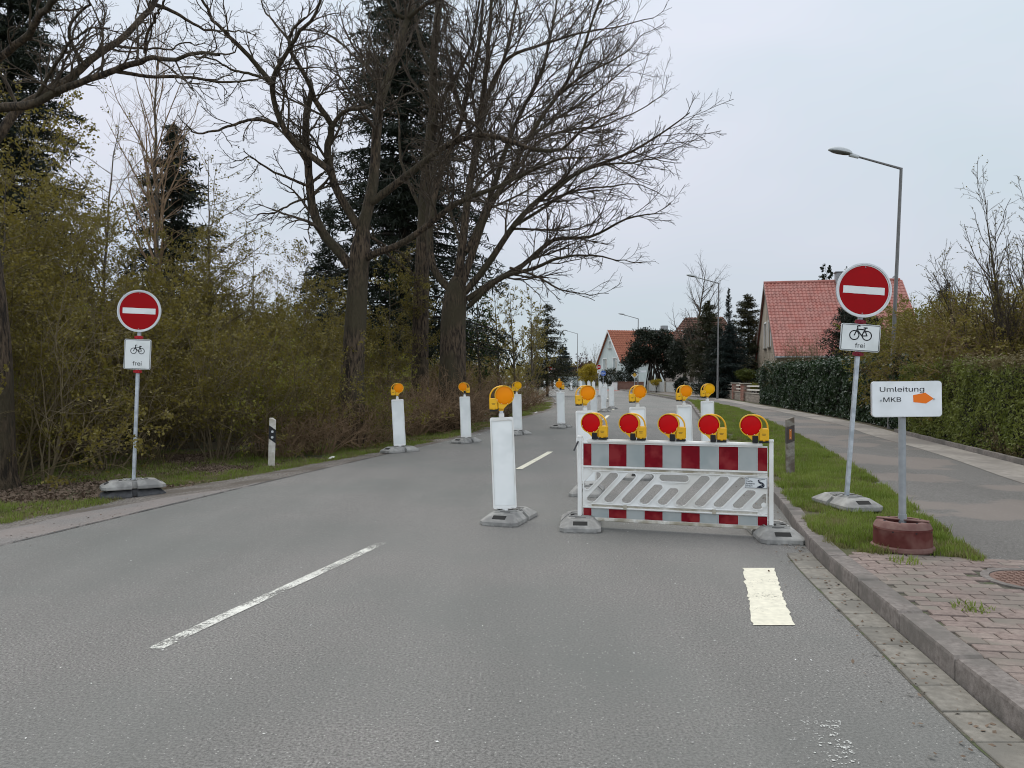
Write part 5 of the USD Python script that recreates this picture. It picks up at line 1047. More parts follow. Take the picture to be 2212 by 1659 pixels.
V, F = leaf_quads(np.array(C), 0.028, fl, np.tile([0, 0, 1.0], (len(C), 1)) * 2, 0.6); tag(obj('leaf_debris', (V, F), 'litter'), 'brown leaf crumbs gathered along both road edges', 'debris', kind='stuff')

# ------------------------------------------------------------------ hedges
def hedge(label, line, depth, h, leaf, mats, lsize, dens, seed, zf, bump=0.08, top_var=0.06, gap=None):
    """line: ground polyline of the front face; depth away from the road"""
    t = thing('hedge', label, 'hedge'); rng = np.random.default_rng(seed); line = np.array(line, float); seg = np.diff(line, axis=0); L = np.linalg.norm(seg, axis=1); s = np.r_[0, np.cumsum(L)]
    def P(u):
        k = np.clip(np.searchsorted(s, u, 'right') - 1, 0, len(L) - 1); d = seg[k] / L[k][:, None]; return line[k] + d * (u - s[k])[:, None], np.stack([d[:, 1], -d[:, 0]], 1)
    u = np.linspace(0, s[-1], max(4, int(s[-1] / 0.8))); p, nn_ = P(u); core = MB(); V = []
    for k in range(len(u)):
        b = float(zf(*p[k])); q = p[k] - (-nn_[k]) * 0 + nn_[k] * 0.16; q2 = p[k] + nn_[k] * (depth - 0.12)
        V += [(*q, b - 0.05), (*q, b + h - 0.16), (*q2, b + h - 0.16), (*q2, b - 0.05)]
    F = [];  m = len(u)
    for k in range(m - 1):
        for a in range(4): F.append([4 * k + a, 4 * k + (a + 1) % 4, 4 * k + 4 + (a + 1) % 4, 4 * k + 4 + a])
    F += [[0, 3, 2, 1], [4 * m - 4, 4 * m - 3, 4 * m - 2, 4 * m - 1]]; obj('twigs', (np.array(V), np.array(F)), 'hedge_core', t)  # solid core, coloured near-black to stand for shade in the leaf gaps
    def face(n, kind):
        u = rng.uniform(0, s[-1], n) if kind != 'end' else np.where(rng.uniform(size=n) < .5, 0.02, s[-1] - 0.02); p, q = P(u)
        if kind == 'front': w, z, no = np.zeros(n), rng.uniform(0.02, 1, n) * h, np.c_[-q, np.zeros(n)]
        elif kind == 'top': w, z, no = rng.uniform(0, depth, n), np.full(n, h), np.tile([0, 0, 1.0], (n, 1))
        else: w, z, no = rng.uniform(0, depth, n), rng.uniform(0, h, n), np.c_[np.zeros((n, 2)), np.zeros(n)] + np.r_[0, -1.0, 0]
        C = np.c_[p + q * w[:, None], z + zf(p[:, 0], p[:, 1])]
        nz = meshkit.fbm(C * 1.6, 3, seed) - 0.5; C += no * (nz * bump * 2.4 + np.abs(rng.normal(size=n)) * -0.07 + 0.02)[:, None]
        if kind == 'top': C[:, 2] += rng.normal(size=n) * top_var * 0.5
        return C, no
    dens = dens * 1.25; parts = [face(int(dens * s[-1] * h), 'front'), face(int(dens * s[-1] * depth * 0.8), 'top'), face(int(dens * depth * h * 2), 'end')]
    C = np.vstack([a for a, _ in parts]); N_ = np.vstack([b for _, b in parts]); keep = meshkit.fbm(C * 3.2, 3, seed + 9) > rng.uniform(0.26, 0.44, len(C)); C, N_ = C[keep], N_[keep]; pick = meshkit.fbm(C * 0.75, 3, seed + 5); zrel = C[:, 2] - zf(C[:, 0], C[:, 1])
    if len(mats) == 1: sel = [np.ones(len(C), bool)]
    else: br_ = (pick + 0.22 * (zrel / h - 0.55) + rng.normal(size=len(C)) * 0.05) > 0.545; sel = [~br_, br_]
    for mk, sl in zip(mats, sel): V, F = leaf_quads(C[sl], lsize, rng, N_[sl], 0.55); tag(obj('foliage', (V, F), mk, t), kind='stuff')
    return t
hz_ = lambda x, y: rise(y) + KH
hedge('clipped green and brown hornbeam hedge along the footpath at the right edge', [(7.4, 6.5), (8.35, 11), (8.95, 13.6), (10.0, 18.6), (10.55, 20.9)], 1.1, 1.80, None, ['leaf_hornbeam', 'leaf_hedge_brown'], 0.062, 1250, 91, hz_, 0.13, 0.11)
hedge('dark glossy laurel hedge along the footpath behind the diversion sign', [(10.75, 21.1), (11.5, 25), (12.6, 34), (13.55, 42.0)], 1.3, 1.98, None, ['leaf_laurel'], 0.125, 520, 92, hz_, 0.20, 0.22)
ed = UsdGeom.Xform.Define(stage, '/World/edging').GetPrim(); tag(ed, 'low concrete edging between footpath and hornbeam hedge', 'edging', kind='structure')
y = 7.0
while y < 21:
    a, b = float(PRf(y)), float(PRf(y + 1.0)); V, F = quad_block([(a + .02, y), (a + .10, y), (b + .10, y + 1), (b + .02, y + 1)], 0.003, float(rise(y)) + 0.06, float(rise(y + .5)) + KH + 0.09, 0.008); obj('edging_stone', (V, F), 'kerb_stone', ed); y += 1.0

# ------------------------------------------------------------------ houses
def wall_poly(t, name, outline, holes, T, thick, mt):
    p = Polygon(outline)
    for h_ in holes: p = p.difference(sbox(*h_))
    m = MB().poly(p, thick, T); return obj(name, m, mt, t)
def window(t, T, x0, z0, x1, z1, depth=0.10, bars=1, curtain=False, surround=0.0, sill=True):
    w = UsdGeom.Xform.Define(stage, str(t.GetPath()) + '/' + numbered(str(t.GetPath()), 'window')).GetPrim()
    def A(b, off): v, f = MB().poly(b, 0.05, UPRIGHT((0, off, 0))).mesh(); return (v @ T[:3, :3].T + T[:3, 3], f)
    o = sbox(x0, z0, x1, z1); fr_ = o.difference(o.buffer(-0.07, join_style=2)); xm = (x0 + x1) / 2
    if bars: fr_ = fr_.union(sbox(xm - 0.04, z0, xm + 0.04, z1))
    obj('frame', A(fr_, depth + 0.05), 'frame_white', w)
    v, f = MB().poly(o.buffer(-0.05, join_style=2), 0.01, UPRIGHT((0, depth + 0.035, 0))).mesh(); obj('pane', (v @ T[:3, :3].T + T[:3, 3], f), 'window_glass', w)
    v, f = MB().poly(o.buffer(-0.01, join_style=2), 0.01, UPRIGHT((0, depth + 0.30, 0))).mesh(); obj('room', (v @ T[:3, :3].T + T[:3, 3], f), 'curtain' if curtain else 'room_dark', w)
    if surround:
        v, f = MB().poly(o.buffer(surround, join_style=2).difference(o), 0.03, UPRIGHT((0, -0.004, 0))).mesh(); obj('surround', (v @ T[:3, :3].T + T[:3, 3], f), 'frame_white', w)
    if sill:
        v, f = MB().box((xm, -0.05, z0 - 0.05), (x1 - x0 + 0.22, 0.16, 0.06)).mesh(); obj('sill', (v @ T[:3, :3].T + T[:3, 3], f), 'coping', w)
def roof_slab(t, T, pts, thick, mt, name='roof'):
    """pts: four corners of a roof plane in house coordinates"""
    p = np.array(pts, float); n = unit(np.cross(p[1] - p[0], p[3] - p[0])); q = p - n * thick
    v = np.vstack([p, q]) @ T[:3, :3].T + T[:3, 3]; F = [[0, 1, 2, 3], [7, 6, 5, 4], [0, 4, 5, 1], [1, 5, 6, 2], [2, 6, 7, 3], [3, 7, 4, 0]]
    return obj(name, (v, np.array(F)), mt, t)
# red-roofed house: house x runs along the gable (front eave -> back eave), house y along the ridge away to the right
gF = np.array([16.75, 48.6]); gd = unit(np.array([0.19, 0.98])); rd = np.array([gd[1], -gd[0]]); GW, RL = 10.6, 8.7
H1 = np.eye(4); H1[:3, 0] = (*gd, 0); H1[:3, 1] = (*rd, 0); H1[:3, 3] = (*gF, float(rise(50)) + 0.1)
house = thing('brick_house', 'tan rendered house with a steep red tiled roof behind the right sign', 'house')
EH, RH = 3.15, 8.05; mid = GW / 2
# gable wall faces house -y; drawing x = house x
gv_ = [(0.25, 0), (GW - 0.25, 0), (GW - 0.25, EH), (mid, RH - 0.25), (0.25, EH)]
wins = [(2.15, 0.75, 3.35, 2.35), (5.35, 0.75, 6.75, 2.35), (2.9, 3.55, 3.9, 5.25), (5.0, 3.55, 6.0, 5.25)]
wall_poly(house, 'gable_wall', gv_, wins, H1 @ UPRIGHT((0, 0.3, 0)), 0.3, 'render_tan')
for k, w in enumerate(wins): window(house, H1, *w, depth=0.12, surround=0.10, curtain=k in (2,))
v = MB().box((0.25 + 0.15, RL / 2, EH / 2), (0.3, RL - 0.6, EH)); v.box((GW - 0.4, RL / 2, EH / 2), (0.3, RL - 0.6, EH)); v.poly(Polygon(gv_), 0.3, UPRIGHT((0, RL, 0)))
vv, ff = v.mesh(); obj('wall', (vv @ H1[:3, :3].T + H1[:3, 3], ff), 'render_tan', house)
ov = 0.14; sl = (RH - EH) / (mid - 0.25); ex = -0.15; ez = RH - sl * (mid - ex)
rf = roof_slab(house, H1, [(ex, -ov, ez), (ex, RL + ov, ez), (mid, RL + ov, RH), (mid, -ov, RH)][::-1], 0.14, 'tile_red')
roof_slab(house, H1, [(GW - ex, -ov, ez), (mid, -ov, RH), (mid, RL + ov, RH), (GW - ex, RL + ov, ez)][::-1], 0.14, 'tile_red')
obj('barge_board', (lambda m: (m[0] @ H1[:3, :3].T + H1[:3, 3], m[1]))(MB().poly(Polygon([(ex, ez - .30), (mid, RH - .32), (GW - ex, ez - .30), (GW - ex, ez - .02), (mid, RH - .02), (ex, ez - .02)]), 0.04, UPRIGHT((0, -ov + 0.02, 0))).mesh()), 'barge_board', house)
su = unit(np.array([mid - ex, 0, RH - ez])); slen = math.hypot(mid - ex, RH - ez); sn = np.array([-su[2], 0, su[0]])
nrow, ncol = 24, 36; tw_, tl_ = (RL + 2 * ov) / ncol, slen / nrow; prof_ = [(0, 0.0), (0.18, 0.035), (0.36, 0.05), (0.54, 0.03), (0.70, 0.004), (0.86, -0.004), (1.03, 0.006)]
def tile_geo(r_, c_, rng):
    a, b = np.array(prof_)[:, 0] * tw_ - ov + c_ * tw_, np.array(prof_)[:, 1]; V = []
    for q, lift in ((r_ * tl_ - 0.03, 0.045), ((r_ + 1) * tl_ + 0.02, 0.018)):
        for y_, w_ in zip(a, b): V.append(np.array([ex, y_, ez]) + su * q + sn * (w_ + lift + rng.normal() * 0.002) )
    for y_, w_ in zip(a, b): V.append(np.array([ex, y_, ez]) + su * (r_ * tl_ - 0.03) + sn * (w_ + 0.045 - 0.028))
    n = len(a); F = [[k, k + 1, n + k + 1, n + k] for k in range(n - 1)] + [[k, 2 * n + k, 2 * n + k + 1, k + 1] for k in range(n - 1)]
    return np.array(V) @ H1[:3, :3].T + H1[:3, 3], np.array(F)
rt2 = np.random.default_rng(61); cells = [(r_, c_) for r_ in range(nrow) for c_ in range(ncol)]
def seen(rc):   # tiles nearest to the visible upper left of the roof first
    return -rc[0] * 1.6 + rc[1] * 1.0
cells.sort(key=seen); rest = MB()
for k, (r_, c_) in enumerate(cells):
    V, F = tile_geo(r_, c_, rt2)
    if k < 299: obj('tile', (V, F), 'tile_red', rf)
    else: rest.add(V, F)
tag(obj('tiles', rest, 'tile_red', rf), kind='stuff')
for k in range(int((RL + 2 * ov) / 0.42)):
    m = MB().tube([(mid, -ov + k * 0.42, RH + 0.03), (mid, -ov + k * 0.42 + 0.44, RH + 0.045)], [0.12, 0.105], 10); vv, ff = m.mesh(); obj('ridge_tile', (vv @ H1[:3, :3].T + H1[:3, 3], ff), 'tile_red', rf)
ch = MB().cbox((mid - 0.05, 5.2, RH + 0.22), (0.7, 1.25, 0.75), 0.02); vv, ff = ch.mesh(); chm = obj('chimney', (vv @ H1[:3, :3].T + H1[:3, 3], ff), 'slate_clad', rf)
cm = MB().cbox((mid - 0.05, 5.2, RH + 0.63), (0.8, 1.4, 0.07), 0.01); vv, ff = cm.mesh(); obj('chimney_cap', (vv @ H1[:3, :3].T + H1[:3, 3], ff), 'slate_clad', rf)
cp = MB().lathe([(0, .66), (.11, .66), (.10, .78), (.17, .80), (.05, .92), (.04, 1.05), (0, 1.06)], sections=14); vv, ff = cp.mesh(); vv = vv + (mid - .05, 5.3, RH); obj('chimney_pot', (vv @ H1[:3, :3].T + H1[:3, 3], ff), 'slate_clad', rf)
gt = MB().tube([(ex - 0.06, -ov, ez - 0.06), (ex - 0.06, RL + ov, ez - 0.06)], 0.07, 8); vv, ff = gt.mesh(); obj('gutter_pipe', (vv @ H1[:3, :3].T + H1[:3, 3], ff), 'slate_clad', house)
# a pigeon on its ridge
pg = (np.array([mid, RL - 0.35, RH + 0.16]) @ H1[:3, :3].T + H1[:3, 3]); pgt = thing('pigeon', 'grey pigeon sitting on the ridge of the red roof', 'bird', pg, 0.4)
body = MB(); jt = [((-.14, 0, .03), .028), ((-.05, 0, .07), .055), ((.04, 0, .11), .065), ((.085, 0, .17), .035), ((.10, 0, .215), .034), ((.14, 0, .205), .008)]
for (a, ra), (b, rb_) in zip(jt[:-1], jt[1:]):
    pts = np.vstack([trimesh.creation.icosphere(1, ra).vertices + a, trimesh.creation.icosphere(1, rb_).vertices + b]); body.tm(trimesh.convex.convex_hull(pts))
obj('body', body, 'pigeon_grey', pgt, 60)

def far_house(label, F_, gdir, GW, RL, EH, RH, wall, tile, zbase, wins=(), curtain=False, chim=None, name='house', hip=0.0):
    gd = unit(np.array(gdir, float)); rd = np.array([gd[1], -gd[0]]); H = np.eye(4); H[:3, 0] = (*gd, 0); H[:3, 1] = (*rd, 0); H[:3, 3] = (*F_, zbase); t = thing(name, label, 'house'); mid = GW / 2
    def tr(m): v, f = m.mesh(); return (v @ H[:3, :3].T + H[:3, 3], f)
    gp = [(0, 0), (GW, 0), (GW, EH), (mid, RH - .1), (0, EH)] if not hip else [(0, 0), (GW, 0), (GW, EH), (0, EH)]
    wall_poly(t, 'gable_wall', gp, wins, H @ UPRIGHT((0, 0.3, 0)), 0.3, wall)
    for k, w in enumerate(wins): window(t, H, *w, depth=0.1, surround=0.12, curtain=curtain)
    m = MB().box((0.15, RL / 2, EH / 2), (0.3, RL - .6, EH)); m.box((GW - .15, RL / 2, EH / 2), (0.3, RL - .6, EH)); m.poly(Polygon(gp), 0.3, UPRIGHT((0, RL, 0))); obj('wall', tr(m), wall, t)
    sl = (RH - EH) / mid; ov = 0.3; ex = -0.35; ez = RH - sl * (mid - ex); rows_ = max(8, int(math.hypot(mid, RH - EH) / 0.36)); roof = None
    for side in (0, 1):
        m = MB(); nc = int((RL + 2 * ov) / 0.33); g = np.linspace(-ov, RL + ov, nc * 4 + 1); wv = 0.035 * np.sin(np.arange(nc * 4 + 1) * np.pi / 2)
        for r_ in range(rows_):
            a, b = r_ / rows_, (r_ + 1.05) / rows_
            for c_ in range(nc):
                sl_ = slice(c_ * 4, c_ * 4 + 5); y_, w_ = g[sl_], wv[sl_]; V = []
                for q, lift in ((a, 0.09), (min(b, 1), 0.03)):
                    for yy_, ww in zip(y_, w_):
                        yc = np.clip(yy_, -ov + hip * q * (RL + 2 * ov) * .5, RL + ov - hip * q * (RL + 2 * ov) * .5); X = ex + (mid - ex) * q; V.append((X if side == 0 else GW - X, yc, ez + (RH - ez) * q + ww + lift))
                m.add(np.array(V), np.array([[k, k + 1, 6 + k, 5 + k] for k in range(4)]))
        roof = tag(obj('roof', tr(m), tile, t), kind=None)
        if hip == 0:
            roof_slab(t, H, ([(ex, -ov, ez), (ex, RL + ov, ez), (mid, RL + ov, RH), (mid, -ov, RH)][::-1] if side == 0 else [(GW - ex, -ov, ez), (mid, -ov, RH), (mid, RL + ov, RH), (GW - ex, RL + ov, ez)][::-1]), 0.1, tile, 'roof_boards')
    if hip:
        for e in (0, 1):
            yb = -ov if e == 0 else RL + ov; yt = yb + (1 if e == 0 else -1) * hip * (RL + 2 * ov) * .5
            obj('roof', tr(MB().add(np.array([(ex, yb, ez + .06), (GW - ex, yb, ez + .06), (mid + .01, yt, RH + .05), (mid - .01, yt, RH + .05)]), np.array([[0, 1, 2, 3]]))), tile, t)
    else:
        obj('verge_board', tr(MB().poly(Polygon([(ex, ez - .2), (mid, RH - .22), (GW - ex, ez - .2), (GW - ex, ez + .02), (mid, RH + .02), (ex, ez + .02)]), 0.05, UPRIGHT((0, -ov + .02, 0)))), 'frame_white', t)
    if chim: obj('chimney', tr(MB().cbox((chim[0], chim[1], chim[2]), (0.6, 0.8, chim[3]), 0.02)), 'wall_brick' if name != 'gabled_house' else 'slate_clad', t)
    return t
far_house('pale mint house with steep orange tiled roof beyond the boards', (13.7, 96.5), (-0.275, 0.96), 7.4, 10, 3.75, 7.65, 'render_mint', 'tile_orange', 0.85, [(1.35, 2.15, 2.55, 3.95), (4.6, 2.15, 5.8, 3.95), (3.1, 5.3, 3.95, 6.2)], True, (3.0, 7.5, 7.9, 0.9), 'gabled_house')
far_house('whitish house with brown hipped roof half hidden by evergreens', (16.2, 82), (0.25, 0.97), 8.0, 8.2, 4.6, 8.1, 'render_white', 'tile_brown', 0.75, [(1.2, 0.9, 2.3, 2.3), (3.0, 0.9, 4.1, 2.3)], False, None, 'hipped_house', 0.55)
far_house('house with dark brown roof and brick chimney behind the conifers', (20.5, 66), (0.35, 0.94), 9.5, 9, 4.0, 9.0, 'render_white', 'tile_brown', 0.6, (), False, (3.3, 1.2, 8.1, 1.6), 'brown_roofed_house', 0.45)

# ------------------------------------------------------------------ right side gardens
def clump_tree(t, h, ells, nclump, per, lsize, leaf, seed, stems=5, bark='bark_dark', stem_r=0.06, spread=0.22, flare=0.12):
    """an evergreen: several stems and leaf clumps spread through ellipsoids (cx, cy, cz, rx, ry, rz)"""
    rng = np.random.default_rng(seed); C = []; tips = []
    for e in ells:
        e = np.array(e, float); n = int(nclump * e[3] * e[5] / (ells[0][3] * ells[0][5])); d = unit(rng.normal(size=(n, 3))); r = rng.uniform(0.35, 1.05, n) ** 0.5; c = e[:3] + d * r[:, None] * e[3:]; tips.append(c)
        k = np.repeat(np.arange(n), per); C.append(c[k] + rng.normal(size=(len(k), 3)) * spread * np.array([1, 1, 0.6]))
    tips = np.vstack(tips)
    if stems:
        m = MB(); sel = tips[rng.choice(len(tips), min(stems, len(tips)), replace=False)]
        for q in sel:
            b = np.array([*(rng.normal(size=2) * flare), -0.05]); mdl = b * 0.4 + q * 0.6 * (1, 1, 1) + (0, 0, 0.1 * h); P, R = resample([b, mdl * (0.6, 0.6, 1), q], [stem_r, stem_r * .6, stem_r * .2], 10); v, f = tube_mesh(P[None], R[None], 6); m.add(v, f)
        obj('stems', m, bark, t, True)
    V, F = leaf_quads(np.vstack(C), lsize, rng, aspect=0.42); return tag(obj('crown', (V, F), leaf, t), kind='stuff')
def ct(name, label, px, Y, h, ells, nclump, per, lsize, leaf, seed, cat='tree', **k):
    x = (px - 1106) / 1661 * Y; t = thing(name, label, cat, (x, Y, gz(x, Y))); clump_tree(t, h, ells, nclump, per, lsize, leaf, seed, **k); return t
ct('evergreen_tree', 'dark many-stemmed evergreen tree in front of the half hidden white house', 1408, 75, 7, [(0, 0, 4.4, 2.2, 1.8, 1.5), (-1.3, 0, 3.5, 1.2, 1.2, 1.1), (1.4, 0.3, 3.6, 1.3, 1.2, 1.3), (0.9, -.5, 5.2, 1.2, 1.2, 0.8), (1.9, 0.2, 2.2, .9, .9, 1.0), (-2.0, 0, 2.7, .8, .8, .9), (-0.8, 0, 5.4, .8, .8, .7)], 190, 30, 0.24, 'needle_dark', 101, stems=22, stem_r=0.075, flare=0.75)
ct('dark_conifer', 'broad dark conifer behind the picket fence right of the evergreen', 1478, 68, 6, [(0, 0, 3.4, 1.3, 1.3, 1.6), (0.7, 0, 4.6, 0.9, .9, 1.2)], 170, 34, 0.22, 'needle_dark', 102, stems=8)
ctree('dark_conifer', 'dark olive conifer left of the second street lamp', 1528, 57, 7.1, 1.9, 103, nb=260, per=60, z0=0.02, droop=0.15, p=0.45, size=0.26, mt='needle_olive')
ctree('dark_conifer', 'thin pointed juniper rising against the sky beside the brown roof', 1574, 60, 8.4, 0.75, 104, nb=160, per=40, z0=0.2, droop=-0.4, p=0.55, size=0.2)
ctree('dark_conifer', 'blue green conifer behind the brick garden wall', 1578, 53, 5.2, 2.2, 105, nb=260, per=60, z0=0.02, droop=0.3, p=0.6, size=0.26, mt='needle_blue')
ctree('dark_conifer', 'bushy olive conifer close to the left gable of the red-roofed house', 1615, 59, 7.7, 1.9, 106, nb=280, per=60, z0=0.02, droop=0.1, p=0.4, size=0.27, mt='needle_olive')
ctree('dark_conifer', 'black-green conifer between street lamp and garden wall', 1548, 54, 5.0, 1.7, 107, nb=220, per=55, z0=0.02, droop=0.25, p=0.5, size=0.25)
stree('bare_tree', 'leafless tree with upswept branches above the dark conifers', 1488, 63, 10.4, 108, per=0, r0=0.20, t0=0.22, ln1=(0.46, 1.2, 4.6), ang=(0.6, 0.95), sp=(0.24, 0.3, 0.26), up=0.14, bark='bark_grey', twig='twig_dark')
ct('clipped_bush', 'dark clipped dome bush behind the picket fence', 1474, 64, 1.5, [(0, 0, 0.75, 0.62, 0.62, 0.75)], 160, 40, 0.12, 'needle_dark', 109, 'bush', stems=0, spread=0.08)
ct('topiary_tree', 'bright yellow-green umbrella-shaped topiary above the brick wall', 1610, 51, 2.1, [(0, 0, 1.62, 0.62, 0.62, 0.36)], 170, 44, 0.085, 'leaf_topiary', 110, 'bush', stems=7, spread=0.07, stem_r=0.03, bark='twig_olive', flare=0.05)
ct('clipped_bush', 'small pale green ball bush beside the topiary', 1628, 48.6, 0.9, [(0, 0, 0.85, 0.27, 0.27, 0.3)], 50, 30, 0.07, 'leaf_fresh', 111, 'bush', stems=3, spread=0.06, stem_r=0.015)
ct('shrub', 'variegated shrub in front of the red-roofed house wall', 1668, 46, 2.6, [(0, 0, 1.5, 0.8, 0.7, 0.9)], 90, 30, 0.10, 'leaf_laurel', 112, 'shrub', stems=4)
ct('flower_bush', 'small yellow flowering bush on the picket fence', 1417, 70.5, 1.3, [(0, 0, 0.95, 0.50, 0.4, 0.26)], 60, 26, 0.10, 'blossom_yellow', 113, 'bush', stems=4, stem_r=0.02, spread=0.1)
ct('forsythia', 'tall yellow forsythia bush beside the far right no entry sign', 1268, 97, 3.4, [(0, 0, 1.9, 1.15, 1.0, 1.1), (0.5, 0, 2.5, 0.8, 0.8, 0.7)], 130, 30, 0.16, 'blossom_yellow', 114, 'bush', stems=9, bark='twig_olive', stem_r=0.03, spread=0.18)
ct('shrub', 'olive green bush right of the forsythia', 1322, 99, 3, [(0, 0, 1.5, 1.6, 1.1, 1.2)], 120, 30, 0.2, 'needle_olive', 115, 'shrub', stems=5)
ct('shrub', 'dark green bush under the mint house gable', 1350, 93, 3, [(0, 0, 1.3, 1.4, 1.1, 1.1)], 120, 30, 0.2, 'needle_dark', 116, 'shrub', stems=5)
stree('plum_bush', 'purple-leaved plum shrub behind the farthest street lamp', 1268, 126, 5.2, 117, per=4, lsize=0.22, leaf='leaf_plum', trunks=5, twig='twig_brown', sp=(0.4, 0.4, 0.3), ln1=(0.4, .6, 2.6))
stree('plum_bush', 'smaller purple plum shrub left of the farthest street lamp', 1240, 134, 4.6, 118, per=4, lsize=0.22, leaf='leaf_plum', trunks=5, twig='twig_brown', sp=(0.4, 0.4, 0.3), ln1=(0.4, .6, 2.6))
stree('bare_tree', 'pale leafless tree behind the plum shrubs', 1287, 142, 7.6, 119, per=1, lsize=0.12, leaf='blossom_pale', trunks=4, twig='twig_pale', sp=(0.4, 0.4, 0.3))
ctree('dark_conifer', 'bluish dark spruce left of the plum shrubs at the bend', 1216, 128, 7.0, 2.9, 120, nb=200, per=50, z0=0.02, droop=0.3, p=0.6, size=0.45, mt='needle_blue')
stree('blossom_tree', 'pale blossoming tree above the dark far hedge', 1182, 126, 5.6, 121, per=2, lsize=0.15, leaf='blossom_pale', trunks=5, twig='twig_pale', sp=(0.35, 0.4, 0.3))
stree('magnolia', 'pink flowering magnolia behind the far left no entry sign', 1192, 121, 3.3, 122, per=3, lsize=0.2, leaf='blossom_pink', trunks=5, twig='twig_brown', sp=(0.4, 0.4, 0.3))
hedge('clipped dark green hedge at the far bend of the road', [(2.2, 119), (6.2, 124)], 1.0, 2.0, None, ['needle_dark'], 0.26, 160, 93, lambda x, y: rise(y), 0.05)
# behind the hedges on the right
ctree('dark_conifer', 'dark yew-like conifer behind the right no entry sign', 1838, 34, 4.8, 1.7, 131, nb=280, per=60, z0=0.02, droop=0.0, p=0.5, size=0.2, rise0=0.5); ctree('dark_conifer', 'dark conifer just right of the right no entry sign post', 1880, 33, 4.2, 1.3, 132, nb=220, per=55, z0=0.02, droop=0.0, p=0.5, size=0.2, rise0=0.5)
sh('brown leafless fountain-shaped shrub in front of the red roof', 1745, 38, 3.7, 0.75, 90, 133, 'leaf_bud', 1, 0.035, 'twig_olive', name='bare_shrub', sp=(0.25, 0.2), arch=0.03)
F1 = sh('bright yellow-green leafing shrub behind the hedge right of the lamp post', 1988, 24.5, 3.9, 0.5, 46, 134, 'leaf_fresh', 10, 0.07, 'twig_olive', sp=(0.2, 0.16))
R1 = sh('olive leafing shrub behind the hornbeam hedge', 2085, 20.5, 3.7, 0.6, 46, 135, 'leaf_olive', 9, 0.07, 'twig_brown', sp=(0.2, 0.16))
shd(R1, 'olive shrub rising between the hornbeam hedge and the budding tree', 2110, 18.2, 2.2, 1.0); shd(F1, 'second yellow-green leafing shrub right of the lamp post', 2025, 23.2, 2.1, 0.95); shd(R1, 'olive shrub behind the joint of the two hedges', 1965, 22.8, 0.5, 0.88); shd(R1, 'olive brown shrub at the right edge behind the hornbeam hedge', 2175, 19.0, 1.4, 0.98); shd(R1, 'olive shrub between the yellow-green shrub and the conifer tip', 2035, 24.5, 3.0, 1.02); shd(R1, 'low olive shrub behind the right lamp post foot', 1925, 28, 4.4, 0.85); shd(R1, 'olive shrub behind the hedge corner at the right', 2140, 23, 5.2, 1.1)
ctree('dark_conifer', 'dark pine tip above the olive shrubs at the right', 2045, 27, 4.9, 1.0, 136, nb=120, per=36, z0=0.3, droop=0.1, p=0.5, size=0.2)
stree('budding_tree', 'budding leafless tree rising at the right edge', 2190, 18.5, 5.8, 137, per=3, lsize=0.036, leaf='leaf_olive', trunks=11, twig='twig_dark', sp=(0.2, 0.2, 0.15), ln1=(0.36, 0.5, 2.2), leafspread=0.01, ang=(0.35, 0.7))
stree('pine_tree', 'pine top showing above the ridge of the red roof', 1806, 76, 12.4, 138, per=14, lsize=0.22, leaf='needle_dark', t0=0.84, ln1=(0.10, 0.5, 1.3), r0=0.16, sp=(0.16, 0.2, 0.2), ang=(0.8, 1.4))
for k, (px_, Y_, h_, sd, rr) in enumerate([(1700, 62, 4.5, 141, 3), (2090, 34, 4.2, 142, 2.6), (2250, 30, 4.8, 143, 2.8), (1960, 40, 4.2, 144, 2.6)]):
    ct('shrub', ['dark shrub mass behind the red-roofed house corner', 'dark shrub behind the olive shrubs at the right', 'dark shrub mass beyond the right edge', 'dark shrub between the red-roofed house and the yellow-green shrub'][k], px_, Y_, h_, [(0, 0, h_ * .45, rr, 1.5, h_ * .45)], 170, 30, 0.2, 'needle_olive', sd, 'shrub', stems=4)

# garden wall, picket fence, far wall
gwt = thing('garden_wall', 'grey garden wall with brick pillars and white rails along the footpath', 'garden wall')
ga, gb = np.array([13.75, 42.3]), np.array([15.3, 57.0]); gdir = unit(gb - ga); GLn = float(np.linalg.norm(gb - ga)); grz = math.atan2(gdir[1], gdir[0])
def gpos(u): return ga + gdir * u
cu = [(0.0, 4.35), (5.1, 7.75), (8.1, 12.2), (12.2, 14.7)]
def gseg(u0, u1, z0, z1, w, mt, name, off=0.0):
    p = gpos((u0 + u1) / 2); b = float(rise(p[1])) + KH; obj(name, MB().cbox((p[0] + gdir[1] * off, p[1] - gdir[0] * off, b + (z0 + z1) / 2), (u1 - u0, w, z1 - z0), 0.01, rz=grz), mt, gwt)
blk_r = np.random.default_rng(7)
for (a, b) in cu:
    n = max(1, int((b - a) / 0.5)); 
    for r_ in range(3):
        for k in range(n):
            w_ = (b - a) / n; gseg(a + k * w_ + 0.006, a + (k + 1) * w_ - 0.006, r_ * 0.16 + 0.004, r_ * 0.16 + 0.152, 0.20, 'wall_grey', 'wall_block')
    gseg(a, b, -0.1, 0.475, 0.17, 'coping', 'wall_core'); gseg(a - 0.02, b + 0.02, 0.484, 0.53, 0.26, 'coping', 'coping')
    for zz in (0.66, 0.88): gseg(a, b, zz, zz + 0.085, 0.035, 'rail_white', 'rail')
